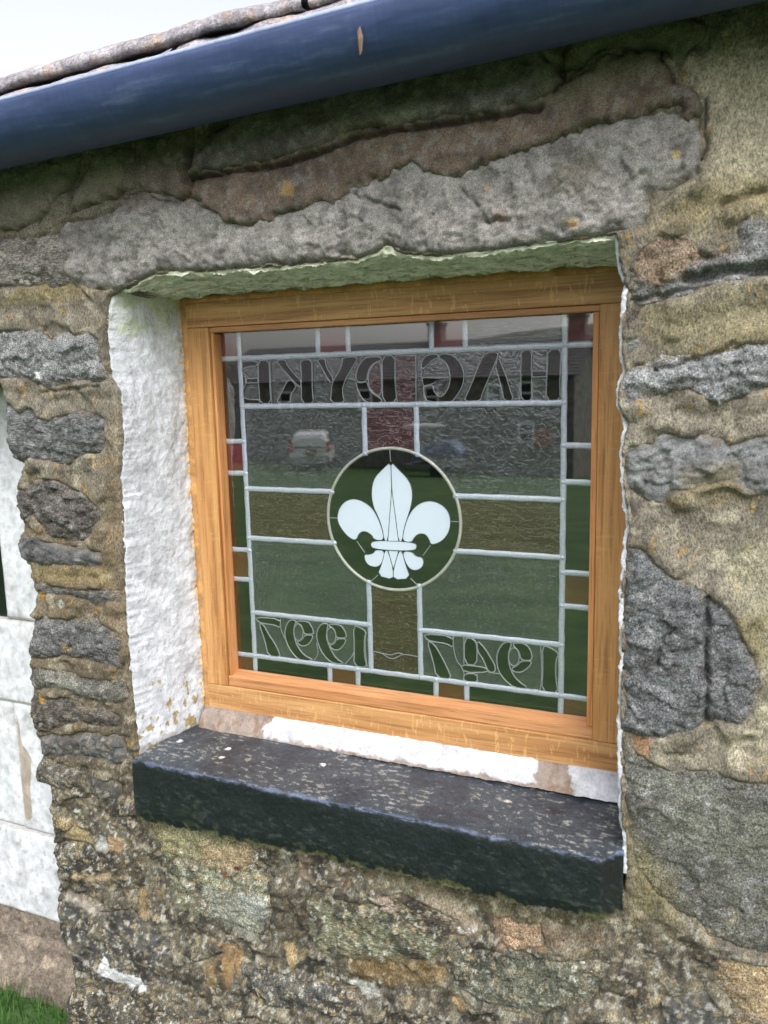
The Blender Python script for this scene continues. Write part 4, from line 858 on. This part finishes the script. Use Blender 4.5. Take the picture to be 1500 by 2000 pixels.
FL = [FF([(722,272),(650,340),(590,400),(562,480),(558,580),(578,670),(610,730),(650,840),(668,952),(697,952),(710,780),(730,520),(726,400)]),
      FF([(724,272),(790,340),(860,410),(900,480),(910,570),(896,660),(870,740),(835,850),(820,957),(791,955),(770,790),(734,520),(729,400)]), FF([(732,522),(789,955),(699,952)]),
      FF([(262,740),(280,670),(330,612),(400,588),(480,610),(550,660),(604,735),(648,850),(665,950),(582,945),(560,900),(500,866),(450,884),(425,952),(360,922),(300,852),(268,790)]),
      FF([(874,740),(930,660),(1000,617),(1080,608),(1160,640),(1218,700),(1240,780),(1225,880),(1160,960),(1070,990),(1055,940),(1020,892),(960,890),(918,930),(905,965),(822,957),(838,850)]),
      FF([(580,948),(920,963),(952,1000),(925,1042),(580,1027),(543,985)]), FF([(592,1030),(668,1036),(660,1110),(632,1165),(585,1180),(530,1162),(500,1120),(495,1068),(530,1072),(575,1060)]),
      FF([(825,1043),(905,1046),(940,1088),(990,1092),(1010,1140),(985,1190),(930,1210),(880,1188),(842,1120)]), FF([(672,1037),(699,1037),(743,1195),(743,1288),(608,1250),(650,1140)]),
      FF([(820,1043),(792,1042),(747,1195),(747,1288),(892,1276),(850,1160)]), FF([(702,1037),(789,1042),(745,1190)])]
for k, P_ in enumerate(FL): piece(P_, M_opal, 'emblem_glass', .00042, 0 if k in (2, 10) else (1 if k in (0, 1, 8, 9) else 2), -.0012, M_foil)
# dark room behind the glass
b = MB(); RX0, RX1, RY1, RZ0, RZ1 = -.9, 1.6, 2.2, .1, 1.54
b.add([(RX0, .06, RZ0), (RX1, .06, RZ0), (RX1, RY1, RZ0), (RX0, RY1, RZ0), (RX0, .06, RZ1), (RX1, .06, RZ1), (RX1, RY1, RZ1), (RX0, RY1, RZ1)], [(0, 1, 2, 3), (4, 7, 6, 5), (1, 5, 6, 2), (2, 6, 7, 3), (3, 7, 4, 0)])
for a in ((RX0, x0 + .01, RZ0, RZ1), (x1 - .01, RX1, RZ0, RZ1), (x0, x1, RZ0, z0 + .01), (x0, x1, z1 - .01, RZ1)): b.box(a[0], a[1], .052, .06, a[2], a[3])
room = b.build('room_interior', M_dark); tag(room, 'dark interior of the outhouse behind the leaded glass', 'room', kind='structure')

# ------------------------------------------------------------------ gutter and roof stones
gut = empty('gutter', (.2, -.26, .61 + ZC), 'dark navy half round gutter hanging under the eaves of the outhouse', 'gutter')
TILT = .032
def gzz(x): return .6135 + ZC + TILT * x
GYc, GRr = -.262, .058
nx, na = 160, 30
xx = np.linspace(-1.9, 2.2, nx); aa = np.linspace(math.pi, 2 * math.pi, na); A, Xg = np.meshgrid(aa, xx); a = A.ravel(); x = Xg.ravel()
def arcsurf(r): return np.stack([x, GYc + r * np.cos(a), gzz(x) + r * np.sin(a)], 1)
o1 = mesh('trough', arcsurf(GRr), grid_faces(nx, na), M_gutter, gut, smooth=True)
sol = o1.modifiers.new('solid', 'SOLIDIFY'); sol.thickness = .0028; sol.offset = 1
MB().tube([(-1.9, GYc - GRr, gzz(-1.9)), (2.2, GYc - GRr, gzz(2.2))], .0034, 10).build('rolled_lip', plain('highlight_toned_lip', tuple(lin((150, 160, 190))), .4, 0, .5, .3, 60), gut, True)  # paler lip colour stands in for the bright highlight along the rim
M_leaf = plain('dead_leaf_brown', (.16, .10, .075), .8)
lp = px(706, 82, GYc - GRr + .004); MB().add([lp + (-.004, -.006, .010), lp + (.001, -.010, .014), lp + (.004, -.008, .002), lp + (.002, -.006, -.010), lp + (-.002, -.005, -.014), lp + (-.004, -.004, -.004), lp + (.0, -.012, .0)],
     [(0, 1, 6), (1, 2, 6), (2, 3, 6), (3, 4, 6), (4, 5, 6), (5, 0, 6)])
lf = MB().add([lp + np.array(q) for q in ((-.003, -.004, .010), (.001, -.005, .015), (.004, -.004, .003), (.002, -.003, -.010), (-.001, -.003, -.015), (-.003, -.003, -.004), (.0, -.008, .0))],
     [(0, 1, 6), (1, 2, 6), (2, 3, 6), (3, 4, 6), (4, 5, 6), (5, 0, 6)]).build('leaf', M_leaf)
tag(lf, 'small dead brown leaf stuck to the face of the gutter', 'leaf')
roof = empty('roof', (.2, 0, 1.75), 'stone slate roof edge of the outhouse above the dark gutter', 'roof')
def slate(xa, xb, yf, zf, th, seed):
    L = .34; pit = R_(17); n1 = max(6, int((xb - xa) / .006)); n2 = 22
    u = np.linspace(0, 1, n1); P_ = []
    # profile from the underside back, round the broken front edge, and up the top
    prof = [(.20, 0.0)] + [(t_, 0.0) for t_ in np.linspace(.1, .012, 4)] + [(0.004, .08), (0, .3), (.002, .55), (.006, .8), (.014, 1.0)] + [(t_, 1.0) for t_ in np.geomspace(.015, L, 12)]
    PR = np.array(prof); k_ = len(PR); xv = (xa + (xb - xa) * u)[:, None] + np.zeros((1, k_)); q = PR[:, 0][None] + 0 * xv; w = PR[:, 1][None] + 0 * xv; jj = np.arange(k_)[None] + 0 * xv
    e1 = .007 * fbm(xv, seed * 1.0 + 0 * xv, .10, 3, seed); th_ = th * (1 + .16 * fbm(xv, .3 + 0 * xv, .06, 3, seed + 3))
    nn = .0026 * facet(xv, jj * .008 + seed, .028, seed + 5) + .0008 * perlin(xv / .009, jj * .9 + seed, seed + 6)
    P_ = np.stack([xv, yf + e1 + q * math.cos(pit) + nn, zf + TILT * xv + q * math.sin(pit) + th_ * w + nn * .8], -1).reshape(-1, 3)
    k = len(prof); V = np.array(P_)
    Fs = grid_faces(n1, k)[:, ::-1]; c = np.tile(lin((140, 136, 142)), (len(V), 1)) * (1 + .25 * fbm(V[:, 0], V[:, 2] + V[:, 1], .05, 4, seed + 9))[:, None]
    c = blendc(c, (176, 150, 130), sm(.1, .5, fbm(V[:, 0], V[:, 2] + V[:, 1], .04, 3, seed + 11)) * .5)
    o = mesh('roof_stone', V, Fs, M_slate, roof, c, False)
e1 = [-1.9, -1.3, -.78, -.36, .045, .085, .46, .9, 1.4, 2.2]; zl = .634 + ZC
for k in range(len(e1) - 1): slate(e1[k] + .003, e1[k + 1] - .003, -.262 + (k % 3) * .004, zl + .002 * (k % 2) - .003, .020 + .003 * ((k * 7) % 3 - 1), 1001 + k)
e2 = [-1.9, -1.1, -.55, .28, .70, 1.2, 2.2]
for k in range(len(e2) - 1): slate(e2[k] + .004, e2[k + 1] - .004, -.252 + (k % 2) * .006, zl + .0255, .021, 1101 + k)
for r_ in range(5):
    xx_ = -1.9 + .17 * (r_ % 2)
    while xx_ < 2.1:
        w_ = .3 + .2 * ((int(xx_ * 37) * 7) % 5) / 5; slate(xx_ + .003, min(xx_ + w_, 2.2) - .003, -.252 + .17 * (r_ + 1), zl + .010 + (.17 * (r_ + 1)) * math.tan(R_(17)), .018, 1201 + r_ * 20 + int(xx_ * 5)); xx_ += w_

# ------------------------------------------------------------------ white painted door in the next opening
door = empty('painted_door', (-.8, -.02, .0), 'peeling white painted door with a dark pane, left of the stone pier', 'door')
DY = -.05
def board(name, xa, xb, za, zb_, yf, th=.04, step=.006, lab=None, peel=None, grime=0.0):
    nx = max(3, int((xb - xa) / step)); nz = max(3, int((zb_ - za) / step)); X, Zg = np.meshgrid(np.linspace(xa, xb, nx), np.linspace(za, zb_, nz)); x = X.ravel(); z = Zg.ravel()
    e = np.minimum(np.minimum(x - xa, xb - x), np.minimum(z - za, zb_ - z)); y = yf + .0008 * fbm(x, z, .04, 3, 1301) + .004 * np.exp(-e / .003)
    c = np.tile(lin((192, 195, 201)), (len(x), 1)); c = blendc(c, (160, 162, 160), sm(.05, .5, fbm(x, z * .6, .05, 4, 1303)) * (.35 + grime * .4))
    c = blendc(c, (120, 116, 108), sm(.4, .52, fbm(x * 1.5, z, .02, 4, 1305)) * (.3 + grime))
    c = blendc(c, (130, 124, 110), np.exp(-e / .003) * .4)
    if peel is not None:
        s = sdpoly(x + .001 * fbm(x, z, .01, 2, 1307), z, peel); w = sm(-.0015, .001, s); c = blendc(c, (158, 148, 138), w); y = y + .002 * w
    fr = np.stack([x, y, z], 1); n0 = len(fr); V = np.vstack([fr, [(xa, yf + th, za), (xb, yf + th, za), (xb, yf + th, zb_), (xa, yf + th, zb_)]])
    gf = [tuple(f) for f in grid_faces(nz, nx)]; i = np.arange(nz * nx).reshape(nz, nx)
    bl, br, tr_, tl = i[0, 0], i[0, -1], i[-1, -1], i[-1, 0]
    gf += [tuple([n0] + [n0 + 1] + list(i[0, ::-1])), tuple([n0 + 1, n0 + 2] + list(i[::-1, -1])), tuple([n0 + 2, n0 + 3] + list(i[-1, :])), tuple([n0 + 3, n0] + list(i[:, 0]))]
    cc = np.vstack([c, np.tile(lin((200, 200, 200)), (4, 1))]); o = mesh(name, V, gf, M_white, door, cc)
    if lab: o['label'] = lab
    return o
q = lambda a, b_: px(a, b_, DY)
gx = q(10, 1190)[0]; zr1 = q(30, 1211)[2]; zr2 = q(30, 1372)[2]; zb1 = q(80, 1627)[2]; zb0 = (q(100, 1785)[2] + q(0, 1770)[2]) / 2; xs_ = q(44, 1500)[0]
board('door_post', gx, -.36, zr1 + .001, 1.33, DY, lab='white painted post beside the dark pane')
board('mid_rail', -1.12, -.36, zr2 + .001, zr1 - .001, DY - .004)
peel = pxs([(30, 1395), (34, 1450), (38, 1500), (42, 1560), (47, 1600), (50, 1608), (62, 1598), (58, 1540), (60, 1510), (59, 1480), (50, 1465), (42, 1455), (38, 1430), (34, 1405)], DY)
board('side_board', xs_ - .012, -.36, zb1 + .001, zr2 - .001, DY, lab='white side board with a strip of bare peeled timber', peel=peel, step=.003)
board('door_panel', -1.12, xs_ - .013, zb1 + .001, zr2 - .001, DY + .003, step=.004)
board('bottom_board', -1.12, -.36, zb0, zb1 - .001, DY - .008, step=.004, lab='dirty white bottom board with a rough painted lower edge', grime=.12)
MB().box(-1.12, gx - .001, DY + .012, DY + .016, zr1 + .001, 1.33).build('door_pane', glass('door_pane_glass', (.2, .22, .22), (.02, .03, .03), .3, 1.5), door)
MB().box(-1.12, -.36, DY + .05, DY + .06, zb0, 1.33).build('door_back', M_dark, door)
# step
st = empty('stone_step', (-.75, -.1, 0), 'brown gritstone threshold stone under the white door', 'step')
nx, nz = 160, 60; X, Zg = np.meshgrid(np.linspace(-1.14, -.36, nx), np.linspace(-.04, zb0 + .004, nz)); x = X.ravel(); z = Zg.ravel()
h = .012 * sm(.115, .105, z + .012 * fbm(x, z * 0, .1, 2, 1401)) + .005 * fbm(x, z, .05, 4, 1403) + .003 * facet(x, z, .03, 1405)
c = np.tile(lin((112, 102, 93)), (len(x), 1)) * (1 + .2 * fbm(x, z, .06, 4, 1407))[:, None]; c = blendc(c, (92, 88, 76), sm(.1, .5, fbm(x, z, .04, 4, 1409)) * .5); c = blendc(c, (160, 148, 128), sm(.2, .5, fbm(x, z, .03, 4, 1411)) * .5)
c = blendc(c, (80, 76, 62), sm(.05, .0, z) * .3)
mesh('step_block', np.stack([x, -.052 - h - .03 * sm(.1, .0, z), z], 1), grid_faces(nz, nx), M_slate, st, c, True)
# grass blades at the foot of the wall
n = 16000; gx_ = rng.uniform(-1.3, 1.2, n); gy_ = rng.uniform(-.95, -.075, n); keepg = ~((gx_ > -.37) & (gy_ > -.20)); gx_, gy_ = gx_[keepg], gy_[keepg]; n = len(gx_)
hh = rng.uniform(.02, .055, n); aa = rng.uniform(0, 2 * math.pi, n); ln = rng.uniform(0, .025, n); w = .0014
b0 = np.stack([gx_, gy_, np.zeros(n) - .003], 1); dirx = np.stack([np.cos(aa), np.sin(aa), 0 * aa], 1) * w; lean = np.stack([np.cos(aa + 1.4), np.sin(aa + 1.4), 0 * aa], 1) * ln[:, None]
mid = b0 + lean * .35 + np.stack([0 * hh, 0 * hh, hh * .6], 1); tip = b0 + lean + np.stack([0 * hh, 0 * hh, hh], 1)
V = np.stack([b0 - dirx, b0 + dirx, mid + dirx * .7, mid - dirx * .7, tip], 1).reshape(-1, 3); i = np.arange(n)[:, None] * 5
Fs = [tuple(r) for r in np.hstack([i, i + 1, i + 2, i + 3])] + [tuple(r) for r in np.hstack([i + 3, i + 2, i + 4])]
gr = mesh('grass', V, Fs, cloudmix('grass_blades', [(.3, (.03, .075, .015)), (.5, (.05, .13, .025)), (.7, (.10, .18, .04))], 12), None); tag(gr, 'short green grass growing at the foot of the wall and step', 'grass', kind='stuff')

# ------------------------------------------------------------------ what the glass mirrors: farmhouse, car, trailer
def ref(a, b_, L):                # photo pixel -> real point whose mirror image in the glass (plane y = 0) stands there, L metres on
    d = RC @ np.array([a - 750, F, -(b_ - 1000)]); d = d / math.hypot(d[0], d[1]); p = CAM + d * L; return np.array([p[0], -p[1], p[2]])
HY = -35.5
def refy(a, b_, Yr=HY):
    d = RC @ np.array([a - 750, F, -(b_ - 1000)]); t = (-Yr - CAM[1]) / d[1]; p = CAM + t * d; return np.array([p[0], Yr, p[2]])
house = empty('farmhouse', (-13, HY, refy(1000, 930)[2]), 'long two storey grey stone farmhouse with slate roof, mirrored in the window glass', 'house')
M_hw = cloudmix('farmhouse_stone', [(.3, (.10, .095, .085)), (.5, (.20, .19, .17)), (.7, (.32, .30, .27))], 3.0, bump=.8, bs=5)
M_hr = plain('farmhouse_slates', (.16, .15, .15), .7, 0, .3, .35, 6)
M_hwh = plain('white_window_paint', (.8, .8, .8), .5); M_hg = plain('dark_window_glass', (.015, .02, .025), .08, 0, .6)
hx0, hx1 = refy(440, 900)[0], refy(1120, 900)[0]; hz0 = refy(1060, 935)[2] - 1.2; hz1 = refy(950, 733)[2]; hzr = hz1 + 1.75
MB().box(hx0, hx1, HY - 7, HY, hz0, hz1).build('wall', M_hw, house)
for gx0 in (hx0, hx1 - .4): MB().add([(gx0, HY, hz1), (gx0, HY - 7, hz1), (gx0, HY - 3.5, hzr), (gx0 + .4, HY, hz1), (gx0 + .4, HY - 7, hz1), (gx0 + .4, HY - 3.5, hzr)], [(0, 1, 2), (3, 5, 4), (0, 2, 5, 3), (1, 4, 5, 2), (0, 3, 4, 1)]).build('gable', M_hw, house)
rf = MB()
nc = 13
for k in range(nc):
    f0, f1 = k / nc, (k + 1) / nc
    for sgn in (0, 1):
        ya = HY + .3 - (3.8) * f0 if sgn == 0 else HY - 7.3 + 3.8 * f0; yb2 = HY + .3 - 3.8 * f1 if sgn == 0 else HY - 7.3 + 3.8 * f1
        za = hz1 - .15 + (hzr - hz1 + .2) * f0 + .06; zb_ = hz1 - .15 + (hzr - hz1 + .2) * f1 + .06
        V = [(hx0 - .3, ya, za + .05), (hx1 + .3, ya, za + .05), (hx1 + .3, yb2, zb_), (hx0 - .3, yb2, zb_), (hx0 - .3, ya, za - .03), (hx1 + .3, ya, za - .03)]
        rf.add(V, [(0, 1, 2, 3), (4, 5, 1, 0)])
ro = rf.build('roof', M_hr, house)
cx_ = refy(805, 640)[0]
MB().box(cx_ - .35, cx_ + .35, HY - 3.9, HY - 3.1, hzr - .3, hzr + .95).box(cx_ - .42, cx_ + .42, HY - 3.97, HY - 3.03, hzr + .85, hzr + 1.0).cyl((cx_, HY - 3.5, hzr + .95), (cx_, HY - 3.5, hzr + 1.3), .13).build('chimney', M_hw, ro)
cx_ = hx1 - .5
MB().box(cx_ - .4, cx_ + .4, HY - 3.9, HY - 3.1, hzr - .3, hzr + 1.0).box(cx_ - .47, cx_ + .47, HY - 3.97, HY - 3.03, hzr + .9, hzr + 1.05).build('chimney', M_hw, ro)
def hwin(pa, pb):
    a = refy(*pa); b_ = refy(*pb); xa, xb = sorted((a[0], b_[0])); za, zb_ = sorted((a[2], b_[2])); f = .10
    fm = MB().box(xa, xb, HY, HY + .06, za, za + f).box(xa, xb, HY, HY + .06, zb_ - f, zb_).box(xa, xa + f, HY, HY + .06, za + f, zb_ - f).box(xb - f, xb, HY, HY + .06, za + f, zb_ - f).box(xa + f, xb - f, HY, HY + .05, (za + zb_) / 2 - .04, (za + zb_) / 2 + .04)
    w_ = fm.build('window', M_hwh, house); MB().box(xa + f, xb - f, HY, HY + .02, za + f, zb_ - f).build('pane', M_hg, w_)
for a, b_ in (((829, 755), (858, 795)), ((951, 750), (982, 795)), ((1013, 745), (1042, 790)), ((1012, 825), (1044, 865)), ((700, 760), (728, 800)), ((545, 765), (573, 805))): hwin(a, b_)
hp = refy(1062, 855)
hr_ = MB(); hr_.tube([(hp[0] + .35 * math.cos(t_), HY + .12, hp[2] + .35 * math.sin(t_)) for t_ in np.linspace(0, 2 * math.pi, 20)[:-1]], .07, 6, True); hr_.tube([(hp[0] + .2 * math.cos(t_), HY + .16, hp[2] + .2 * math.sin(t_)) for t_ in np.linspace(0, 2 * math.pi, 16)[:-1]], .06, 6, True)
tag(hr_.build('hose_coil', plain('orange_hose', (.6, .2, .04), .5)), 'orange hose coil hanging on the farmhouse wall beside its lower window', 'hose')
# white estate car, seen from behind
cp = ref(606, 905, 34.0); cz = float(gz(np.array([cp[0]]), np.array([cp[1]]))[0]) + .02; car = empty('parked_car', (cp[0], cp[1], cz), 'white estate car parked before the farmhouse, seen from behind, mirrored in the glass', 'car')
th = math.atan2(CAM[0] - cp[0], -(CAM[1]) - cp[1]); ca, sa = math.cos(-.42), math.sin(-.42)
def cw(V): return [(cp[0] + v[0] * ca - v[1] * sa, cp[1] + v[0] * sa + v[1] * ca, cz + v[2]) for v in V]
class CB(MB):
    def add(s, V, Fs): return super().add(cw(V), Fs)
M_car = plain('white_car_paint', (.75, .75, .76), .3, 0, .5, .04, 2, coat=.5); M_tyre = plain('tyre_rubber', (.02, .02, .02), .8); M_tail = plain('red_lamp_lens', (.6, .03, .02), .25); M_rim = plain('alloy_rim', (.4, .4, .42), .3, .8)
def section(b, secs):
    n0 = len(secs[0][1]); V = []
    for y_, pr in secs: V += [(a, y_, c_) for a, c_ in pr]
    Fs = [(i * n0 + j, i * n0 + (j + 1) % n0, (i + 1) * n0 + (j + 1) % n0, (i + 1) * n0 + j) for i in range(len(secs) - 1) for j in range(n0)]
    Fs += [tuple(range(n0))[::-1], tuple((len(secs) - 1) * n0 + j for j in range(n0))]; b.add(V, Fs)
def prof(w, zt, zlo=.32, wt=None, zs_=.95):
    wt = wt or w * .78; return [(-w, zlo), (w, zlo), (w + .02, .6), (w, zs_), (wt, zt - .08), (wt * .8, zt), (-wt * .8, zt), (-wt, zt - .08), (-w, zs_), (-w - .02, .6)]
b = CB(); section(b, [(0, prof(.82, 1.35)), (-.12, prof(.86, 1.52)), (-.5, prof(.88, 1.60)), (-1.8, prof(.88, 1.62)), (-2.5, prof(.88, 1.50)), (-3.1, prof(.87, 1.04, wt=.80, zs_=.9)), (-4.1, prof(.84, .92, wt=.74, zs_=.8)), (-4.35, prof(.76, .74, wt=.66, zs_=.62))])
body = b.build('body', M_car, car, bevel=.03)
b = CB(); b.add([(-.62, .012, .98), (.62, .012, .98), (.55, -.10, 1.44), (-.55, -.10, 1.44)], [(0, 1, 2, 3)]); 
for v_ in (0,): pass
b2 = CB(); b2.add([(-.64, .015, .96), (.64, .015, .96), (.56, -.085, 1.42), (-.56, -.085, 1.42), (-.64, -.03, .96), (.64, -.03, .96), (.56, -.15, 1.42), (-.56, -.15, 1.42)], [(0, 1, 2, 3), (4, 7, 6, 5), (0, 4, 5, 1), (1, 5, 6, 2), (2, 6, 7, 3), (3, 7, 4, 0)]); b2.build('rear_window', M_hg, car)
for sx in (-1, 1):
    CB().box(min(sx * .70, sx * .86), max(sx * .70, sx * .86), -.12, .03, .80, 1.22).build('tail_light', M_tail, car)
    for yy in (-.85, -3.45):
        t_ = CB(); t_.cyl((sx * .74, yy, .33), (sx * .90, yy, .33), .33, 20); w_ = t_.build('wheel', M_tyre, car); r2 = CB(); r2.cyl((sx * .89, yy, .33), (sx * .915, yy, .33), .20, 14); r2.build('rim', M_rim, w_)
    CB().add([(sx * .905, -.7, .98), (sx * .905, -2.4, .98), (sx * .74, -2.2, 1.46), (sx * .74, -.8, 1.46)], [(0, 1, 2, 3)]).build('side_window', M_hg, car)
CB().box(-.84, .84, -.05, .09, .36, .60).build('bumper', plain('grey_bumper', (.35, .35, .36), .5), car); CB().box(-.26, .26, .02, .035, .68, .79).build('number_plate', plain('plate_yellow', (.6, .5, .08), .5), car)
CB().box(-.12, .30, .02, .16, .62, .92).build('tow_box', plain('brown_spare_cover', (.25, .16, .06), .7), car)
# trailer with blue load and a white board on top
tp = ref(862, 915, 33.0); tz = float(gz(np.array([tp[0]]), np.array([tp[1]]))[0]); tr = empty('trailer', (tp[0], tp[1], tz), 'small flat trailer with a blue sheeted load, mirrored in the glass', 'trailer')
MB().box(tp[0] - 1.3, tp[0] + 1.1, tp[1] - .7, tp[1] + .7, tz + .45, tz + .55).box(tp[0] + 1.1, tp[0] + 2.0, tp[1] - .05, tp[1] + .05, tz + .45, tz + .53).build('bed', plain('trailer_steel', (.2, .2, .21), .5, .5), tr)
for k in (-.6, .6): MB().cyl((tp[0] + .1, tp[1] + k * 1.25, tz + .3), (tp[0] + .1, tp[1] + k * 1.45, tz + .3), .3, 16).build('wheel', M_tyre, tr)
nn = 14; X, Yy = np.meshgrid(np.linspace(-1.1, 1.0, nn), np.linspace(-.6, .6, nn)); hz_ = .95 * (1 - (X / 1.15) ** 6) * (1 - (Yy / .64) ** 6) * (.85 + .15 * np.sin(X * 3 + Yy * 2)); hz_ = np.maximum(hz_, 0)
mesh('sheeted_load', np.stack([X + tp[0], Yy + tp[1], hz_ + tz + .55], -1).reshape(-1, 3), grid_faces(nn, nn), plain('blue_tarpaulin', (.03, .07, .18), .5), tr, smooth=True)
wp = ref(828, 832, 33.0)
bt = MB(); V = []
for i in range(13):
    u_ = -1 + 2 * i / 12; r_ = .13 * math.sqrt(max(0, 1 - abs(u_) ** 2.5)) + .004
    for k in range(8): g = 2 * math.pi * k / 8; V.append((wp[0] + u_ * .95, wp[1] + 1.3 * r_ * math.cos(g), wp[2] + r_ * .75 * math.sin(g)))
bt.add(V, [(i * 8 + k, i * 8 + (k + 1) % 8, (i + 1) * 8 + (k + 1) % 8, (i + 1) * 8 + k) for i in range(12) for k in range(8)])
tag(bt.build('canoe', plain('white_hull', (.8, .8, .8), .3), smooth=True), 'slim white canoe lying on top of the blue trailer load', 'canoe')
for v_ in (-.5, .5): MB().cyl((wp[0] + v_, wp[1], tz + .5), (wp[0] + v_, wp[1], wp[2] - .05), .03, 8).build('rack_post', M_rim, tr)
